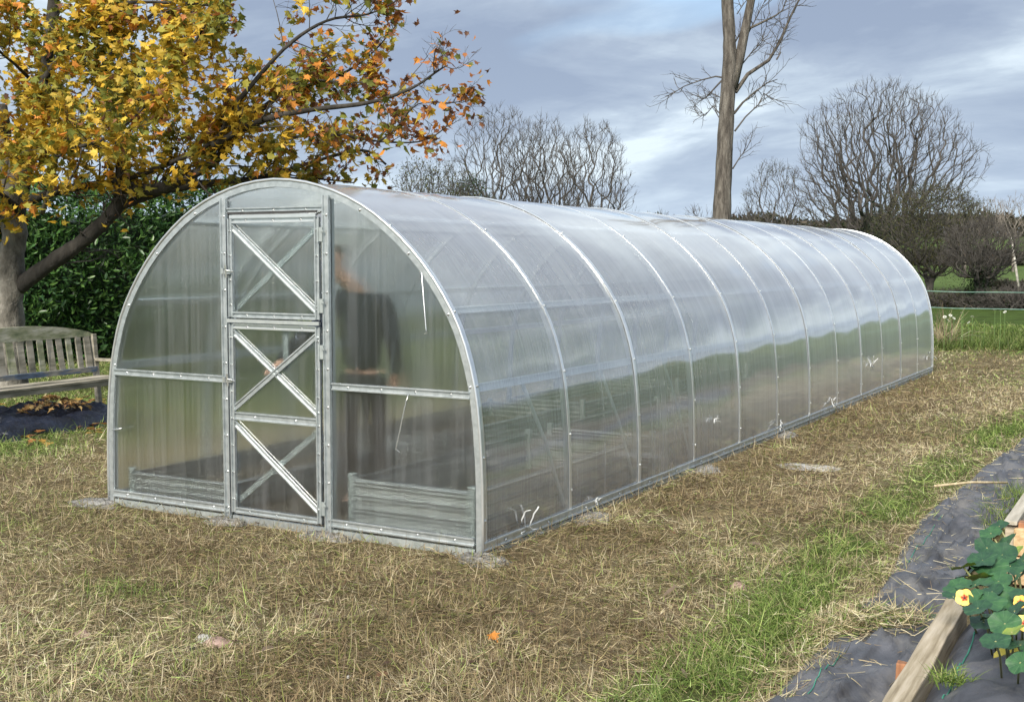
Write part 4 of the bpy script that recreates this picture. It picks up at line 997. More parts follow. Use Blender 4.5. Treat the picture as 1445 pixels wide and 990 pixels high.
def tree_mesh(NP, ND, par, rmin, expo, rtrunk, rng, twig=.35, ntw=3, up=.25):
    n = len(NP); cnt = np.zeros(n); has = np.zeros(n, bool)
    for i in range(n - 1, 0, -1):
        if cnt[i] == 0: cnt[i] = 1
        cnt[par[i]] += cnt[i]; has[par[i]] = True
    r = rmin * cnt ** expo; r *= 1 + 0 * r; k_ = rtrunk / max(r[0], 1e-6); r = rmin + (r - rmin) * (rtrunk - rmin) / max(r[0] - rmin, 1e-6)
    kids = [[] for _ in range(n)]
    for i in range(1, n): kids[par[i]].append(i)
    T = Tubes(); big = Tubes(); st = [(0, None)]
    while st:
        i, pr = st.pop(); ch = [pr] if pr is not None else []; ch.append(i); j = i
        while kids[j]:
            ks = sorted(kids[j], key=lambda q_: -cnt[q_]); st += [(q_, j) for q_ in ks[1:]]; j = ks[0]; ch.append(j)
        r0 = r[ch[1]] if pr is not None else r[ch[0]]
        P = NP[ch]; 
        # cut long chains into pieces so the taper follows the radii
        s0 = 0
        while s0 < len(ch) - 1:
            s1 = min(s0 + 3, len(ch) - 1); ra = r[ch[s0]] if (s0 or pr is None) else r0; rb = r[ch[s1]]
            (big if ra > rtrunk * .45 else T).add(P[s0:s1 + 1], ra, rb, 8 if ra > .05 else (5 if ra > .02 else 3)); s0 = s1
    tips = np.where(~has)[0]
    for i in tips:
        for k in range(ntw):
            d = unit(ND[i] + rng.normal(0, .38, 3) + np.array([0, 0, up])); L_ = twig * rng.uniform(.5, 1.2); m_ = NP[i] + d * L_ * .5; e_ = m_ + unit(d + rng.normal(0, .25, 3) + np.array([0, 0, up * .6])) * L_ * .5
            s_ = NP[i] if k == 0 else NP[i] * (.6 + .4 * rng.random()) + NP[par[i]] * 0 + (NP[par[i]] - NP[i]) * 0 if False else NP[i] + (NP[par[i]] - NP[i]) * (0 if k == 0 else rng.random())
            T.add(np.array([s_, m_ + (s_ - NP[i]), e_ + (s_ - NP[i])]), rmin * .8, rmin * .45, 3)
    return big, T, NP[tips]
def bare_tree(name, px, pyb, D, height, spread, label, cat='tree', seed=0, trunk_r=.22, npt=1300, low=.12, lean=(0, 0), mat=TWIG, group=None, rmin=.008, up=.2, shape='round', stems=1, twig=.38, ntw=4, **kw):
    p = at(px, pyb, D); z0 = gz(p.x, p.y); e = empty(name, (p.x, p.y, z0 - .05)); tag(e, label, cat, group)
    rng = np.random.default_rng(seed); th_ = height * low
    nodes = [np.zeros(3)]; dirs = [np.array([0, 0, 1.])]; par = [-1]
    for s_ in range(stems):
        a_ = rng.uniform(0, 6.28); off = np.array([math.cos(a_), math.sin(a_), 0]) * (0 if stems == 1 else spread * .28); last = 0
        hgt = th_ if stems == 1 else height * rng.uniform(.4, .55)
        for k in range(1, 5):
            t = k / 4; q_ = np.array([lean[0] * t, lean[1] * t, hgt * t]) + off * t ** .8 + rng.normal(0, .03, 3) * height * .12
            nodes.append(q_); dirs.append(unit(q_ - nodes[last])); par.append(last); last = len(nodes) - 1
    cz = th_ * .85; H_ = height - cz; pts = []
    while len(pts) < npt:
        q_ = rng.uniform(-1, 1, 3)
        if shape == 'round':
            if np.linalg.norm(q_) > 1: continue
            if q_[2] < -.25 and math.hypot(q_[0], q_[1]) > 1.0 + (q_[2] + .25) * .85: continue
        rad_ = np.linalg.norm(q_); q_ = q_ * max(rad_, 1e-3) ** -.25 if rad_ > .2 else q_
        lump = 1 + .16 * math.sin(3 * math.atan2(q_[1], q_[0]) + seed) + .10 * math.sin(5 * q_[2] + 2 * q_[0] + seed * 2)
        pts.append(np.array([q_[0] * spread * lump + lean[0], q_[1] * spread * lump + lean[1], cz + H_ * (.5 + .5 * q_[2] * (1 - .06 * (lump > 1)))]))
    pts = np.array(pts); base_ = np.array([lean[0], lean[1], th_ * .8]); pts = pts[np.argsort(np.linalg.norm((pts - base_), axis=1))]
    NP, ND, par = colonize(rng, pts, nodes, dirs, par)
    big, T, tips = tree_mesh(NP, ND, par, rmin, .52, trunk_r, rng, twig, ntw, up)
    link('trunk', big.mesh('trunk'), mat, e); o = link('crown', T.mesh('crown'), mat, e); tag(o, kind='stuff')
    return e, tips
def puffs(e, pts, n, spread, scale, pal, name='foliage'):
    c = pts[RNG.integers(0, len(pts), n)] + RNG.normal(0, spread, (n, 3)); c[:, 2] = np.maximum(c[:, 2], .1)
    return foliage_mass(name, lambda m_: c, n, scale, pal, LEAF, e)
OLIVE = np.array([[.075, .085, .025], [.10, .105, .035], [.05, .065, .02], [.13, .12, .04]])
IVY = np.array([[.02, .045, .015], [.035, .07, .02], [.015, .03, .012]])
BRN = np.array([[.11, .075, .045], [.08, .06, .035], [.14, .10, .06]])
GRP = 'bare trees behind the greenhouse'
bare_tree('bare_tree', 705, 372, 60, 9.4, 2.5, 'bare tree with a rounded crown, left of the group above the roof', seed=21, trunk_r=.20, low=.30, group=GRP, stems=2, npt=1100, ntw=5)
bare_tree('bare_tree', 765, 372, 61, 9.0, 2.2, 'bare tree with several straight stems, middle of the group above the roof', seed=22, trunk_r=.22, low=.30, group=GRP, stems=4, npt=1000, ntw=5)
bare_tree('bare_tree', 818, 372, 58, 8.4, 2.1, 'bare tree leaning slightly right, right of the group above the roof', seed=23, trunk_r=.18, low=.32, group=GRP, lean=(.5, .2), npt=1000, ntw=5)
e, tps = bare_tree('bushy_tree', 607, 372, 46, 5.7, 1.75, 'olive green bushy tree half in leaf left of the bare trees above the roof', seed=24, trunk_r=.15, low=.08, npt=900); puffs(e, tps, 5200, .20, .10, OLIVE)
e, tps = bare_tree('ivy_tree', 660, 372, 48, 5.0, 1.2, 'dark ivy covered tree beside the olive green bushy tree', seed=25, trunk_r=.15, low=.1, npt=600); puffs(e, tps, 5000, .22, .11, IVY)
e, tps = bare_tree('large_bare_tree', 1238, 400, 58, 10.3, 4.25, 'large spreading bare tree with ivy clad limbs beyond the far end of the greenhouse', seed=31, trunk_r=.45, low=.20, npt=3000, rmin=.009, ntw=4, twig=.42)
tb = tps[(tps[:, 2] < 4.5)]
iv = np.concatenate([np.stack([RNG.normal(0, .42, 3000), RNG.normal(0, .42, 3000), RNG.uniform(0, 3.4, 3000)], -1)] + [np.array([(tps[j] * t) for t in np.linspace(.15, .62, 60)]) + RNG.normal(0, .17, (60, 3)) + np.array([0, 0, .8]) for j in RNG.integers(0, len(tps), 46)])
foliage_mass('ivy', lambda m_: iv, len(iv), .14, IVY * 1.2, LEAF, e); puffs(e, tb, 1800, .25, .08, OLIVE, 'foliage')
e, tps = bare_tree('slim_green_tree', 1106, 400, 52, 6.1, 1.45, 'slim half bare tree with green tinged twigs beside the large bare tree', seed=32, trunk_r=.11, low=.3, lean=(-.5, 0), npt=500); puffs(e, tps, 1400, .12, .07, OLIVE)
# thicket and olive trees
def thicket(name, px, pyb, D, w, h, dpt, label, pal, n=4200, sc=.16, seed=0, cat='thicket'):
    p = at(px, pyb, D); e = empty(name, (p.x, p.y, gz(p.x, p.y) - .05)); tag(e, label, cat)
    rng = np.random.default_rng(seed); ax = np.array(CR); ay = np.array(CF); ax[2] = ay[2] = 0; T = Tubes(); tt = []
    for k in range(int(6 + w * 2.2)):
        s_ = rng.uniform(-.5, .5) * w; b0 = ax * s_ + ay * rng.uniform(-.5, .5) * dpt; hh = h * rng.uniform(.7, 1) * (1 - .4 * abs(s_ / w * 2) ** 2); m_ = 130
        q_ = rng.normal(0, 1, (m_, 3)); q_ /= np.linalg.norm(q_, axis=1)[:, None]; q_ *= rng.random(m_)[:, None] ** .4; pts = b0 + q_ * np.array([.75, .75, hh * .5]) + np.array([0, 0, hh * .5])
        pts = pts[np.argsort(np.linalg.norm(pts - b0, axis=1))]
        NP, ND, par = colonize(rng, pts, [b0, b0 + np.array([0, 0, hh * .15])], [np.array([0, 0, 1.])] * 2, [-1, 0])
        bg_, t_, tp_ = tree_mesh(NP, ND, par, .008, .5, .06, rng, .25, 4, .1); tt.append(tp_)
        for g_ in (bg_, t_):
            for key, lst in g_.g.items(): T.g.setdefault(key, []).extend(lst)
    o = link('stems', T.mesh('stems'), TWIG, e); tag(o, kind='stuff'); tt = np.concatenate(tt)
    if n: puffs(e, tt, n, .16, sc, pal)
    return e
thicket('thicket', 1112, 395, 50, 3.0, 3.0, 1.5, 'brownish bramble thicket above the roof left of the large bare tree', OLIVE * np.array([1.1, .95, 1.1]), 3000, .09, 41)
thicket('thicket', 1190, 395, 47, 4.0, 2.4, 1.5, 'olive bramble thicket at the foot of the large bare tree', OLIVE, 4200, .10, 42)
e, tps = bare_tree('olive_tree', 1313, 405, 47, 4.7, 2.1, 'low spreading olive green tree just beyond the far end of the greenhouse', seed=43, trunk_r=.17, low=.26, npt=1500, up=-.1); puffs(e, tps, 12000, .20, .08, OLIVE * .85)
e, tps = bare_tree('bramble_tree', 1382, 425, 43, 3.2, 1.45, 'grey brown twiggy tree with a black ivy clad trunk behind the wire fence', seed=44, trunk_r=.20, low=.36, npt=1300, mat=TWIG, up=-.1, ntw=5, rmin=.007); puffs(e, tps, 800, .1, .06, BRN)
iv = np.stack([RNG.normal(0, .24, 2600), RNG.normal(0, .24, 2600), RNG.uniform(0, 1.5, 2600)], -1); foliage_mass('ivy', lambda m_: iv, 2600, .10, IVY * .8, LEAF, e)
thicket('thicket', 1430, 428, 42, 2.2, 1.05, 1.2, 'grey leafless bramble heap behind the wire fence at the right edge', BRN, 300, .05, 45)
thicket('thicket', 1345, 428, 44, 2.4, .8, 1.0, 'low dark scrub behind the wire fence beside the greenhouse end', OLIVE * .6, 2600, .09, 46)
for i, (px, D, h_, sp, lb) in enumerate(((1362, 95, 5.9, 1.5, 'slender leafless tree on the hill, leftmost of the three at the right'), (1395, 90, 6.0, 1.3, 'slender leafless tree on the hill, middle of the three at the right'), (1430, 100, 6.6, 1.5, 'slender leafless tree on the hill, rightmost of the three at the right'))):
    bare_tree('slender_tree', px, 372, D, h_, sp, lb, seed=60 + i, trunk_r=.11, low=.40, group='slender leafless trees on the hill', mat=TWIGP, rmin=.012, npt=260, ntw=3)
bt = empty('leaning_birch', tuple(at(1440, 376, 60))[:2] + (0,)); bt.location.z = gz(bt.location.x, bt.location.y)
tag(bt, 'short leaning white birch trunk on the slope at the right edge', 'tree')
b = MB(); p1 = at(1427, 335, 60) - Vector(bt.location); b.tube([(0, 0, -.05), tuple(p1 * .5), tuple(p1)], [.075, .06, .04], 8); b.build('trunk', BIRCH, bt, True)
T = Tubes(); tips = []; grow(T, np.random.default_rng(5), np.array(p1), np.array([-.3, 0, .9]), 1.6, .035, 1, 3, dict(wob=.1, up=.03, n=[0, 6, 4], ratio=.5, ang=.5, rmin=.01), tips); tag(link('crown', T.mesh('crown'), TWIGP, bt), kind='stuff')
# twigs just above the roof line between the groups
for i, (px, h_, D) in enumerate(((895, 4.4, 62), (930, 4.5, 62), (985, 4.6, 60), (1045, 4.4, 55))):
    bare_tree('roadside_shrub', px, 380, D, h_ - .3, 1.2, ['low leafless shrub showing above the roof, ' + s for s in ('leftmost of four', 'second from left of four', 'left of the tall trunk', 'right of the tall trunk')][i], 'shrub', seed=80 + i, trunk_r=.07, low=.15, npt=300, group='leafless shrubs showing above the roof', rmin=.009)

# tall pruned trunk
tt = empty('tall_tree', tuple(at(1018, 420, 27))[:2] + (0,)); tl_ = Vector(tt.location)
tag(tt, 'tall thick grey brown trunk with few bare branches rising behind the greenhouse', 'tree')
def tl(px, py, D=27): return at(px, py, D) - tl_
P = [Vector((0, 0, -.1)), tl(1018, 400), tl(1018, 310), tl(1022, 230), tl(1026, 150), tl(1030, 90), tl(1029, 40), tl(1026, 0), tl(1022, -60)]
b = MB(); b.tube(P, [.28, .24, .205, .185, .17, .155, .145, .135, .12], 16); o = b.build('trunk', BARKP, tt, True)
sub_ = o.modifiers.new('sub', 'SUBSURF'); sub_.render_levels = 2; sub_.levels = 1
dt = bpy.data.textures.new('bark', 'CLOUDS'); dt.noise_scale = .12; dm = o.modifiers.new('disp', 'DISPLACE'); dm.texture = dt; dm.strength = .05
P = [tl(1033, 125), tl(1044, 80), tl(1052, 40), tl(1060, 0), tl(1068, -50)]; b = MB(); b.tube(P, [.12, .11, .10, .09, .08], 12); b.build('trunk_fork', BARKP, tt, True)
BR = [([(1038, 130), (1055, 105), (1085, 85), (1100, 60), (1115, 25), (1130, -5)], .05, .02), ([(1036, 160), (1048, 145), (1065, 130), (1083, 117), (1097, 112)], .03, .008),
      ([(1037, 185), (1052, 165), (1070, 148), (1078, 132), (1092, 140)], .022, .006), ([(1034, 238), (1044, 222), (1051, 213)], .018, .006),
      ([(1022, 110), (1010, 108), (990, 113), (965, 122), (948, 133), (932, 140)], .022, .004), ([(1022, 110), (1008, 125), (996, 138), (990, 141)], .022, .010),
      ([(1020, 165), (1006, 150), (995, 163), (983, 163)], .018, .006), ([(1022, 140), (1008, 134)], .015, .008), ([(1040, 100), (1060, 75), (1075, 60), (1082, 35)], .018, .005),
      ([(1058, 40), (1075, 32), (1095, 22), (1104, 15), (1112, -5)], .03, .01), ([(1052, 55), (1070, 20), (1085, -10)], .015, .006), ([(1040, 20), (1050, 5), (1060, -8)], .012, .006),
      ([(1096, 84), (1102, 74)], .02, .012), ([(1020, 175), (1010, 158), (1004, 150)], .014, .006), ([(1037, 60), (1046, 45)], .02, .01)]
T = Tubes(); tips = []; rg = np.random.default_rng(9)
for pix, r0, r1 in BR:
    pts = [tl(x_, y_, 27 + i * .12 * (1 if j_ else 1)) for i, (x_, y_) in enumerate(pix) for j_ in (1,)]
    b = MB(); b.tube(pts, list(np.linspace(r0, r1, len(pts))), 8); b.build('branch', TWIG if r0 < .03 else BARKP, tt, True)
    L0 = sum((pts[i + 1] - pts[i]).length for i in range(len(pts) - 1))
    for c in range(int(3 + L0 * 7)):
        t = rg.uniform(.25, 1) * (len(pts) - 1); i = min(int(t), len(pts) - 2); p = pts[i].lerp(pts[i + 1], t - i); loc = np.array((pts[i + 1] - pts[i]).normalized())
        perp = unit(np.cross(loc, rg.normal(0, 1, 3))); an = rg.uniform(.4, 1.1); grow(T, rg, np.array(p), unit(loc * math.cos(an) + perp * math.sin(an) + np.array([0, 0, .15])), rg.uniform(.25, .75), .008, 1, 2, dict(wob=.2, up=.05, n=[0, 3], ratio=.55, ang=.6, rmin=.005, t0=.2), tips)
tag(link('twigs', T.mesh('twigs'), TWIG, tt), kind='stuff')

# ------------------------------------------------------------------ fence beyond the lawn
fe = empty('wire_fence', tuple(at(1380, 440, 25))[:2] + (0,)); fl = Vector(fe.location)
tag(fe, 'two strand green wire fence across the far edge of the lawn', 'fence')
fa, fb = at(1000, 440, 27.5), at(1640, 440, 22)
def fz(px, z):
    t = (px - 1000) / 640; p = Vector((fa.x, fa.y, 0)).lerp(Vector((fb.x, fb.y, 0)), t); return Vector((p.x - fl.x, p.y - fl.y, z))
for z in (1.07, .74):
    b = MB(); b.tube([fz(1000 + k * 64, z - .02 * math.sin(math.pi * k / 2.5) ** 2) for k in range(11)], .009, 5); b.build('wire', WIRE, fe)
for px in (1010, 1170, 1331, 1500, 1630):
    b = MB(); b.box(fz(px, .58), (.06, .06, 1.2)); b.build('post', BARKD, fe)

# hedgerows and far wood
def hedgerow(name, d0, a0, a1, h, label, pal, n, sc, wdt=1.6, cat='hedgerow'):
    am = (a0 + a1) / 2; cx_ = CAMP.x + d0 * math.cos(am); cy_ = CAMP.y + d0 * math.sin(am); e = empty(name, (cx_, cy_, gz(cx_, cy_))); tag(e, label, cat)
    def f(m_):
        a_ = RNG.uniform(a0, a1, m_); dd_ = d0 + RNG.normal(0, wdt, m_); x = CAMP.x + dd_ * np.cos(a_); y = CAMP.y + dd_ * np.sin(a_)
        hh = h * (.55 + .9 * (vnoise(a_ * 60, 0 * a_, 1.0, 3) * .6 + vnoise(a_ * 220, 0 * a_, 1.0, 8) * .4))
        z = ground_h(x, y) + RNG.random(m_) ** .8 * hh
        return np.stack([x - cx_, y - cy_, z - e.location.z], -1)
    foliage_mass('foliage', f, n, sc, pal, LEAF, e); return e
aR = math.atan2(ray(1445, 370).y, ray(1445, 370).x); 
def azp(px): r = ray(px, 370); return math.atan2(r.y, r.x)
DK = np.array([[.035, .032, .022], [.05, .045, .03], [.03, .035, .018], [.07, .055, .04]])
hedgerow('hedgerow', 128, azp(1700), azp(860), 1.3, 'dark hedgerow across the slope below the bright green field', DK, 26000, .42)
hedgerow('hedgerow', 70, azp(1500), azp(1390), .45, 'low dark brambly bank below the leaning birch trunk', DK, 4500, .16, .7)
hedgerow('hedgerow', 250, azp(1750), azp(520), 3.6, 'distant dark tree line along the top of the bright green field', DK * 1.5, 24000, 1.1, 6, 'tree line')
hedgerow('hedgerow', 42, azp(350), azp(-300), 3.8, 'dark trees and bushes beyond the laurel hedge at the left', HP, 9000, .24, 1.5, 'bushes')
hedgerow('hedgerow', 44, azp(1000), azp(360), 2.4, 'dull green boundary hedge seen only through the greenhouse sheets', DK * 1.3, 14000, .22, 1.0)

# weedy verge with white flowers by the fence
def verge(n, x0, x1, d0, d1, hmin, hmax, pal, w=.010):
    px = RNG.uniform(x0, x1, n); D = RNG.uniform(d0, d1, n); P = np.array([tuple(at(a_, 440, b_)) for a_, b_ in zip(px, D)]); x, y = P[:, 0], P[:, 1]
    return blades('verge', x, y, ground_h(x, y), RNG.uniform(hmin, hmax, n), np.full(n, w), RNG.uniform(0, 6.28, n), RNG.uniform(.9, 1.5, n), RNG.uniform(.1, 1.3, n), pal[RNG.integers(0, len(pal), n)] * RNG.uniform(.7, 1.2, n)[:, None], 3)
tag(link('weeds', verge(15000, 1200, 1640, 22.5, 27, .08, .34, FRESH * .7, .012), GRASSM), 'rough green weeds growing along the wire fence', 'weeds', kind='stuff')
tag(link('dry_stalks', verge(160, 1318, 1350, 23, 25.5, .5, .95, STRAW * .85, .016), GRASSM), 'pale dry stalks standing beside the far corner of the greenhouse', 'weeds', kind='stuff')
fme = MB()
for k in range(10):
    t = 6.283 * k / 10; c, s = math.cos(t), math.sin(t); fme.add([(c * .2, s * .2, 0), (c * 1 - s * .2, s * 1 + c * .2, .1), (c * 1 + s * .2, s * 1 - c * .2, .1)], [(0, 1, 2)])
FW = fme.mesh('flower_head'); FW.materials.append(noisy('white_petal', [(.3, (.68, .68, .6)), (.7, (.8, .8, .74))], 9, bump=0))
STM = MB(); STM.tube([(0, 0, 0), (.01, .01, .5), (0, .02, 1)], .012, 4); STMM = STM.mesh('stem'); STMM.materials.append(noisy('stem_green', [(.3, (.06, .12, .03)), (.7, (.12, .2, .05))], 9, bump=0))
FPOS = [(1333, 447), (1341, 445), (1346, 449), (1338, 452), (1359, 438), (1357, 442), (1372, 447), (1404, 437), (1412, 438), (1389, 452), (1367, 455), (1418, 440)]
for k, (px, py) in enumerate(FPOS):
    D = 22.5 + (k % 4) * .5; top = at(px, py, D); g_ = gz(top.x, top.y); h_ = max(top.z - g_, .25)
    e = empty('white_flower', (top.x, top.y, g_)); tag(e, ['small white flower, part of the tight cluster right beside the greenhouse end', 'small white flower on its own in the weeds left of the fence middle', 'small white flower among the weeds towards the right edge'][0 if px < 1350 else 1 if px < 1395 else 2], 'flower', 'white flowers in the weeds by the fence')
    o = bpy.data.objects.new('stem', STMM); COL.objects.link(o); o.parent = e; o.scale = (.5, .5, h_)
    o = bpy.data.objects.new('flower_head', FW); COL.objects.link(o); o.parent = e; o.scale = (.034, .034, .034); o.location = (0, .02 * .5, h_); o.rotation_euler = (R_(45), 0, R_(30) * k)

# ------------------------------------------------------------------ membrane path, timber edge, second bed, nasturtium
n1_, n2_ = 420, 40; V = []
ygr = np.linspace(-3.4, 12, n1_); 
for y in ygr:
    for j in range(n2_):
        u_ = j / (n2_ - 1); V.append((float(path_l(y)) - .03 + u_ * (float(path_r(y)) + .03 - float(path_l(y))), y))
V = np.array(V); wz = (1 - np.abs(fbm(V[:, 0] * 1.2, V[:, 1] * .5, 3.4, 21) * 2 - 1)) ** 5 * .048 + fbm(V[:, 0], V[:, 1], 2, 22) * .018 + (1 - np.abs(vnoise(V[:, 0] * 3, V[:, 1] * .6, 2.2, 24) * 2 - 1)) ** 9 * .045 + (1 - np.abs(vnoise(V[:, 0] * 1.4 + V[:, 1], V[:, 1] * 1.3, 2.7, 28) * 2 - 1)) ** 12 * .03
ii = np.arange(n1_ * n2_).reshape(n1_, n2_)
edge = np.minimum(np.tile(np.arange(n2_), n1_), 6) / 6
Z_ = ground_h(V[:, 0], V[:, 1]) + .006 + wz * edge
F = np.stack([ii[:-1, :-1], ii[:-1, 1:], ii[1:, 1:], ii[1:, :-1]], -1).reshape(-1, 4)
tag(link('membrane_path', npmesh('membrane_path', np.column_stack([V, Z_]), F), MEMB), 'wrinkled black weed membrane laid as a path beside the raised timber beds', kind='structure')
def line_on(pts, r, mat, name, label, lift=.02):
    b = MB(); PP = []
    for i in range(len(pts) - 1):
        a_, c_ = on(*pts[i]), on(*pts[i + 1])
        for t in np.linspace(0, 1, 14)[:-1 if i < len(pts) - 2 else None]:
            p = a_.lerp(c_, t); j = int(np.argmin(np.hypot(V[:, 0] - p.x, V[:, 1] - p.y))); PP.append((p.x, p.y, float(Z_[j]) + .004 + lift))
    b.tube(PP, r, 5); o = b.build(name, mat); tag(o, label, 'line'); return o
line_on([(1275, 805), (1330, 730)], .0022, TWINE, 'marker_thread', 'green woven marking thread on the middle stretch of the membrane path', 0)
line_on([(1140, 988), (1185, 930)], .0022, TWINE, 'marker_thread', 'green woven marking thread on the membrane path at the bottom edge of the photo', 0)
b = MB(); a_ = on(1318, 699); c_ = on(1421, 694); b.tube([(a_.x, a_.y, .07), ((a_.x + c_.x) / 2, (a_.y + c_.y) / 2, .085), (c_.x, c_.y, .07)], .009, 8); tag(b.build('garden_cane', CANE, smooth=True), 'pale garden cane lying across the membrane path', 'cane')
# timber edge board
ZT = .20
pa, pb = on(1237, 1000, 2, ZT), on(1336, 842, 2, ZT)      # left edge of its top face
dv = (pb - pa).normalized(); sdv = Vector((dv.y, -dv.x, 0))
pa2 = pa - dv * 1.2; Lb = (pb - pa2).length; mid = (pa2 + pb) / 2 + sdv * .045
e = empty('timber_edge', (mid.x, mid.y, 0), math.atan2(dv.y, dv.x)); tag(e, 'grey softwood board edging the membrane covered bed in the lower right corner', 'timber')
b = MB(); ns = 14
P = []
for k in range(ns + 1):
    x_ = -Lb / 2 + Lb * k / ns; w1 = .003 * math.sin(k * 1.9)
    P += [(x_, -.045 + w1, .0), (x_, .045 + w1, .0), (x_, .045 + w1, ZT + .002 * math.sin(k * 2.2)), (x_, -.045 + w1, ZT + .002 * math.sin(k * 1.2))]
b.add(P, [(4 * k + j, 4 * k + (j + 1) % 4, 4 * k + 4 + (j + 1) % 4, 4 * k + 4 + j) for k in range(ns) for j in range(4)] + [(0, 3, 2, 1), (4 * ns, 4 * ns + 1, 4 * ns + 2, 4 * ns + 3)])
b.build('board', noisy('edge_timber', [(.25, (.16, .125, .08)), (.45, (.31, .26, .18)), (.6, (.42, .36, .27)), (.8, (.52, .46, .37))], 6, (.5, 7, 7), rough=.88, bump=.6, bdist=.006), e, bevel=.006)
pk = on(1262, 940, 2, .10); stake = MB(); stake.box((0, 0, .075), (.05, .05, .17), j=.003); o = stake.build('stake', STAKE, bevel=.004); pk2 = pa.lerp(pb, .42) - sdv * .028; o.location = (pk2.x, pk2.y, 0); o.rotation_euler = (0, .05, math.atan2(dv.y, dv.x)); tag(o, 'short reddish wooden stake against the outer side of the timber edge', 'stake')
# membrane mound beside it
cm = (pa2 + pb) / 2 + sdv * .60
n = 60; u = np.linspace(0, 1, n); U, V2 = np.meshgrid(u, u, indexing='ij')
Xl = -Lb / 2 + U * (Lb + .15); Wd = 1.15
prf_ = np.interp(V2, [0, .06, .2, .5, 1], [.12, .19, .25, .30, .28]) * np.interp(U, [0, .85, .95, 1], [1, 1, .75, .4])
wr = (1 - np.abs(fbm(U * 6, V2 * 2.0, 1.4, 26) * 2 - 1)) ** 5 * .05 + fbm(U * 3, V2 * 3, 1.5, 27) * .03
Zm = prf_ + wr * np.clip(V2 * 8, 0, 1)
Px = mid.x + dv.x * Xl + sdv.x * (.05 + V2 * Wd); Py = mid.y + dv.y * Xl + sdv.y * (.05 + V2 * Wd)
ii = np.arange(n * n).reshape(n, n); F = np.stack([ii[:-1, :-1], ii[1:, :-1], ii[1:, 1:], ii[:-1, 1:]], -1).reshape(-1, 4)
mo = link('covered_bed', npmesh('covered_bed', np.stack([Px, Py, Zm], -1).reshape(-1, 3), F), MEMB2); tag(mo, 'black membrane drawn tight over the mounded bed in the lower right corner', 'ground sheet')
def zmound(x, y): j = int(np.argmin(np.hypot(Px.ravel() - x, Py.ravel() - y))); return float(Zm.ravel()[j])
b = MB(); PP = []
for t in np.linspace(0, 1, 24):
    p = on(1330 + (1375 - 1330) * t, 985 - (985 - 893) * t, 2, .24); PP.append((p.x, p.y, zmound(p.x, p.y) + .003))
b.tube(PP, .003, 5); tag(b.build('marker_thread', TWINE), 'green woven marking thread on the membrane covered bed', 'line')
# second timber bed
sb = empty('timber_bed', (2.85, 3.4, 0)); tag(sb, 'raised bed of pale new timber at the right edge beyond the nasturtium', 'raised bed')
ct = on(1418, 740, 2, .30); ce = on(1448, 697, 2, .30); d2 = (ce - ct).normalized(); s2_ = Vector((d2.y, -d2.x, 0)); sb.location = (ct.x, ct.y, 0); sb.rotation_euler = (0, 0, math.atan2(d2.y, d2.x))
for k in range(2):
    b = MB(); b.box((1.6, -.03, .075 + k * .15), (3.2, .055, .144), j=.002); b.build('side_board', TIMBER, sb, bevel=.005)
    b = MB(); b.box((-.028, -.55, .075 + k * .15), (.05, 1.0, .142), j=.002); b.build('end_board', TIMBER2, sb, bevel=.005)
b = MB(); b.box((.03, -.10, .15), (.07, .07, .34)); b.build('corner_post', STAKE, sb, bevel=.004)
b = MB(); b.box((1.6, -.03, .318), (3.26, .065, .022)); b.build('cap_board', noisy('white_cap', [(.3, (.30, .27, .21)), (.7, (.52, .48, .40))], 6, (.5, 6, 6), bump=.4), sb, bevel=.004)
b = MB(); b.add([(0, -1.1, .2), (3.1, -1.1, .2), (3.1, -.05, .2), (0, -.05, .2)], [(0, 1, 2, 3)]); b.build('soil', SOIL, sb)

# nasturtium
na = empty('nasturtium_plant', tuple(on(1400, 870, 2, .15))[:2] + (.12,)); nl = Vector(na.location)
tag(na, 'trailing nasturtium with round green leaves and yellow orange flowers between the timber beds', 'plant')
def round_leaf(seed):
    rr = random.Random(seed); n = 22; V = [(0, 0, 0)]; ph = rr.uniform(0, 6)
    for ring, r0 in ((1, .5), (2, 1.0)):
        for j in range(n):
            t = 6.2832 * j / n; k = 1 + .05 * math.sin(5 * t + ph) + .03 * math.sin(9 * t + ph * 2); z = (.10 if ring == 2 else .05) + (.05 * math.sin(3 * t + ph) + .04 * math.sin(7 * t)) * (ring - .5)
            V.append((math.cos(t) * r0 * k, math.sin(t) * r0 * k, z - (.03 if ring == 1 and j % 2 else 0)))
    F = [(0, 1 + j, 1 + (j + 1) % n) for j in range(n)] + [t3 for j in range(n) for t3 in ((1 + j, 1 + n + j, 1 + n + (j + 1) % n), (1 + j, 1 + n + (j + 1) % n, 1 + (j + 1) % n))]
    return npmesh('leaf', V, F)
def nast_mat(name, c1, c2, vein):
    q = M_(name); tc_ = q.n('ShaderNodeTexCoord'); sp_ = q.n('ShaderNodeSeparateXYZ'); q.l(tc_.outputs['Object'], sp_.inputs[0])
    an = q.math('ARCTAN2', sp_.outputs[1], sp_.outputs[0]); w = q.math('ABSOLUTE', q.math('SINE', q.math('MULTIPLY', an, 4.5)))
    ln = q.ramp(w, [(.0, (1, 1, 1)), (.07, (0, 0, 0))]); base = q.ramp(q.noise(tc_.outputs['Object'], 2.2, 4), [(.35, c1), (.65, c2)])
    b = q.bsdf(.5); q.l(q.mix(q.math('MULTIPLY', ln, .8), base, vein), b.inputs['Base Color']); q.bump(ln, b, .3, .02); return q.m
NM = [nast_mat('nasturtium_green', (.022, .075, .03), (.042, .12, .04), (.13, .22, .12)), nast_mat('nasturtium_dark', (.013, .048, .024), (.028, .085, .035), (.09, .16, .09)), nast_mat('nasturtium_lime', (.16, .28, .04), (.28, .33, .05), (.32, .4, .12)), nast_mat('nasturtium_yellow', (.45, .40, .05), (.60, .50, .08), (.35, .38, .08))]
NLM = []
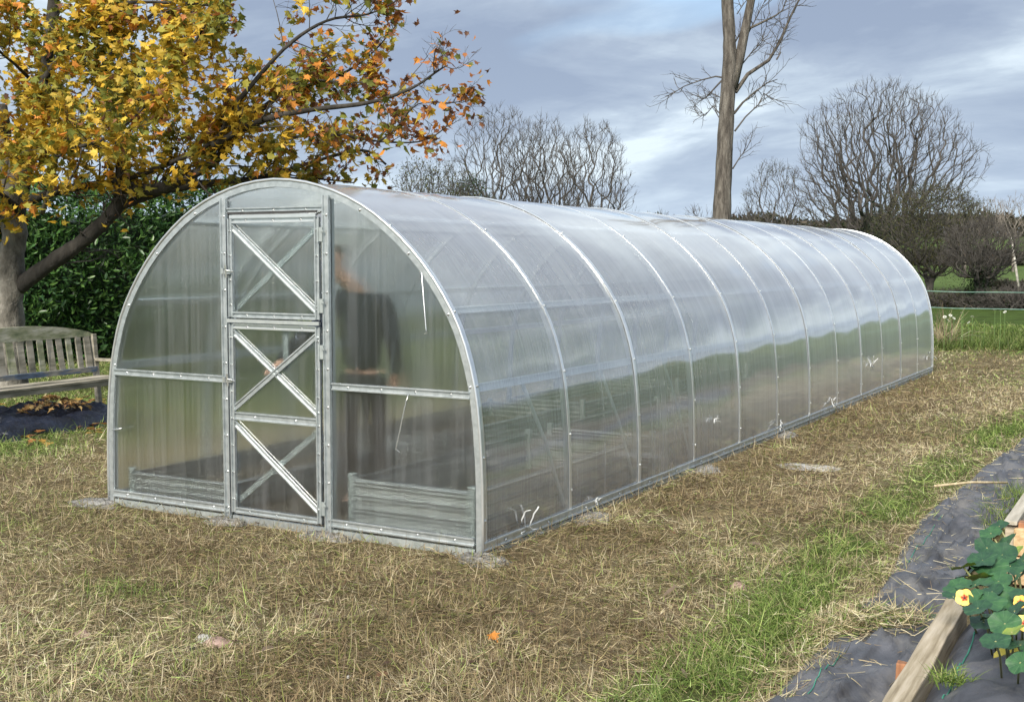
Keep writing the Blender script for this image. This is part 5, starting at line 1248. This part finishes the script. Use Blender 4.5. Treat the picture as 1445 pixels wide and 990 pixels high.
for m_ in NM:
    for s in range(3): me = round_leaf(s * 7 + 1); me.materials.append(m_); NLM.append(me)
LP = [(1352, 828, 24, 0), (1376, 825, 30, 0), (1398, 800, 30, 0), (1414, 782, 26, 1), (1386, 790, 24, 1), (1370, 808, 26, 1), (1409, 820, 24, 0), (1393, 848, 30, 0), (1403, 868, 24, 0), (1380, 858, 24, 1), (1412, 850, 24, 0), (1420, 838, 22, 0), (1432, 862, 26, 1),
      (1418, 880, 26, 0), (1428, 892, 28, 2), (1443, 880, 26, 0), (1440, 910, 26, 0), (1438, 815, 28, 0), (1448, 840, 26, 1), (1392, 772, 20, 1), (1420, 765, 22, 0), (1445, 790, 24, 0), (1372, 843, 22, 0), (1360, 800, 20, 2), (1405, 905, 24, 1), (1388, 878, 22, 1),
      (1416, 905, 20, 0), (1452, 865, 28, 0), (1398, 752, 18, 0), (1410, 742, 16, 1), (1425, 798, 24, 1), (1382, 815, 22, 2), (1440, 935, 22, 0), (1462, 905, 28, 0), (1465, 830, 30, 1), (1430, 780, 20, 2), (1345, 842, 18, 1), (1400, 835, 20, 1)]
sm_ = MB(); NPOS = []
for k, (px, py, rp, t) in enumerate(LP):
    zl = float(np.interp(py, [740, 800, 860, 940], [.30, .38, .42, .42])) + (k % 5) * .018; rp = rp * .86; p = on(px, py, 2, zl); D = (p - CAMP).dot(CF); p = p - nl
    o = bpy.data.objects.new('leaf', NLM[t * 3 + k % 3]); COL.objects.link(o); o.parent = na; r = rp * D / FPX
    o.location = p; o.scale = (r, r, r); o.rotation_euler = (random.uniform(.1, .75), random.uniform(-.5, .3), random.uniform(-.9, .9) - .5)
    b0 = Vector((p.x * .6 + .06, p.y * .75 + .05, .05)); sm_.tube([b0, b0.lerp(p, .5) + Vector((0, 0, .05)), p], .004, 5)
me = NLM[9]; o = bpy.data.objects.new('leaf', me); COL.objects.link(o); o.parent = na; p = at(1420, 938, 4.25) - nl; o.location = p; o.scale = (.052, .075, .06); o.rotation_euler = (1.1, .1, -.4); tag(o, 'yellowing hanging leaf')
sm_.tube([at(1422, 915, 4.25) - nl, at(1432, 905, 4.3) - nl, at(1450, 900, 4.4) - nl], .004, 5); sm_.tube([at(1415, 985, 4.05) - nl, at(1425, 960, 4.1) - nl, at(1450, 955, 4.2) - nl], .006, 5)
o = sm_.build('stems', noisy('nasturtium_stem', [(.3, (.20, .22, .08)), (.7, (.38, .36, .18))], 9, bump=0), na, True); tag(o, kind='stuff')
def petal_mesh():
    V = []; F = []; n = 7
    for i in range(5):
        t = i / 4; wd = [.08, .30, .52, .55, .30][i]; rr = .12 + t * .9
        for j in range(n): a_ = (j / (n - 1) - .5) * 2; V.append((rr - .06 * abs(a_) ** 2, a_ * wd, .35 * t ** 1.3 + .05 * math.sin(j * 2.1) * t - .1 * a_ * a_))
    F = [(i * n + j, (i + 1) * n + j, (i + 1) * n + j + 1, i * n + j + 1) for i in range(4) for j in range(n - 1)]
    return npmesh('petal', V, F)
def petmat(name, c_out, c_in):
    q = M_(name); v = q.n('ShaderNodeTexCoord'); sp_ = q.n('ShaderNodeSeparateXYZ'); q.l(v.outputs['Object'], sp_.inputs[0])
    nz = q.noise(v.outputs['Object'], 6, 3); b = q.bsdf(.5); q.l(q.ramp(q.math('ADD', sp_.outputs[0], q.math('MULTIPLY', q.math('SUBTRACT', nz, .5), .4)), [(.28, c_in), (.48, c_out)]), b.inputs['Base Color']); return q.m
PM1 = petal_mesh(); PM1.materials.append(petmat('petal_yellow', (.85, .62, .16), (.35, .05, .02))); PM2 = petal_mesh(); PM2.materials.append(petmat('petal_orange', (.85, .50, .10), (.55, .10, .03)))
for (px, py, D, r, pm, lb) in ((1361, 843, 4.40, .032, PM1, 'pale yellow flower with a dark red throat'), (1440, 849, 4.3, .024, PM2, 'orange flower'), (1446, 879, 4.05, .030, PM1, 'yellow flower at the edge of the photo')):
    fl_ = empty('flower', at(px, py, D) - nl); fl_.parent = na; fl_['label'] = lb
    nrm_ = (CAMP - at(px, py, D)).normalized() + Vector((-.2, 0, .3)); fl_.rotation_mode = 'QUATERNION'; fl_.rotation_quaternion = nrm_.to_track_quat('Z', 'Y'); fl_.scale = (r, r, r)
    for k in range(5): o = bpy.data.objects.new('petal', pm); COL.objects.link(o); o.parent = fl_; o.rotation_euler = (0, 0, 6.2832 * k / 5)
# green tufts growing round the beds
def tufts(n, cx, cy, sx, sy, hmin, hmax):
    x = RNG.normal(cx, sx, n); y = RNG.normal(cy, sy, n)
    return blades('tuft', x, y, ground_h(x, y) + .02, RNG.uniform(hmin, hmax, n), np.full(n, .004), RNG.uniform(0, 6.28, n), RNG.uniform(.8, 1.5, n), RNG.uniform(.3, 1.5, n), FRESH[RNG.integers(0, 5, n)] * RNG.uniform(.7, 1.2, n)[:, None], 3)
p = on(1420, 725); tag(link('grass_clump', tufts(900, p.x, p.y + .1, .06, .35, .06, .2), GRASSM), 'green grass clump between the path and the pale timber bed', 'grass', kind='stuff')
p = on(1340, 985, 2, .2); tg = tufts(160, p.x, p.y, .03, .03, .04, .10); o = link('grass_clump', tg, GRASSM); o.location.z = .24; tag(o, 'tiny green tuft on the membrane covered bed at the bottom edge', 'grass', kind='stuff')
# loose straw lying on the path
n = 900; yy = RNG.uniform(-2, 8, n); xx = path_l(yy) + RNG.random(n) ** 1.8 * (path_r(yy) - path_l(yy)) * .95
zz_ = np.array([float(Z_[int(np.argmin(np.abs(V[:, 0] - a_) + np.abs(V[:, 1] - b_)))]) for a_, b_ in zip(xx, yy)]) + .004
tag(link('loose_straw', blades('loose_straw', xx, yy, zz_, RNG.uniform(.03, .16, n), np.full(n, .0035), RNG.uniform(0, 6.28, n), np.abs(RNG.normal(0, .12, n)), RNG.normal(.1, .2, n), STRAW[RNG.integers(0, 7, n)], 3), GRASSM), 'loose dry straw strewn on the membrane path', 'straw', kind='stuff')

n = 3200; c0_ = on(1205, 885); yy = RNG.normal(c0_.y, .09, n); xx = RNG.uniform(2.0, 2.46, n); yy = yy + (xx - 2.2) * .5
kk = RNG.random(n) < np.interp(xx, [2.0, 2.46], [1, .25]); xx, yy = xx[kk], yy[kk]; n = len(xx)
zz_ = np.array([float(Z_[int(np.argmin(np.abs(V[:, 0] - a_) + np.abs(V[:, 1] - b_)))]) for a_, b_ in zip(xx, yy)]) + RNG.uniform(.002, .03, n)
cc = np.where((RNG.random(n) < .3)[:, None], FRESH[RNG.integers(0, 5, n)], STRAW[RNG.integers(0, 8, n)])
tag(link('loose_straw', blades('loose_straw', xx, yy, zz_, RNG.uniform(.04, .15, n), np.full(n, .004), RNG.uniform(0, 6.28, n), np.abs(RNG.normal(.1, .3, n)), RNG.normal(.4, .5, n), cc, 3), GRASSM), 'band of mown grass and straw swept across the near end of the membrane path', 'straw', kind='stuff')

n = 420; x, y, D = sample(n, 3.8, 20); kk = outside_gh(x, y) & off_path(x, y) & ~on_bed(x, y); x, y = x[kk], y[kk]; n = len(x); az = RNG.uniform(0, 6.28, n)
fr_ = np.stack([np.stack([np.cos(az), np.sin(az), RNG.normal(0, .3, n)], -1), np.stack([-np.sin(az), np.cos(az), RNG.normal(0, .3, n)], -1), np.stack([0 * az, 0 * az, 1 + 0 * az], -1)], -1)
tag(link('leaf_litter', scatter_mesh('leaf_litter', LAUREL, np.stack([x, y, ground_h(x, y) + .03], -1), fr_, RNG.uniform(.03, .08, n), np.array([[.16, .09, .05], [.10, .06, .04], [.26, .17, .10], [.20, .15, .11]])[RNG.integers(0, 4, n)]), LEAF), 'small brown dead leaves caught in the cut grass', 'leaves', kind='stuff')
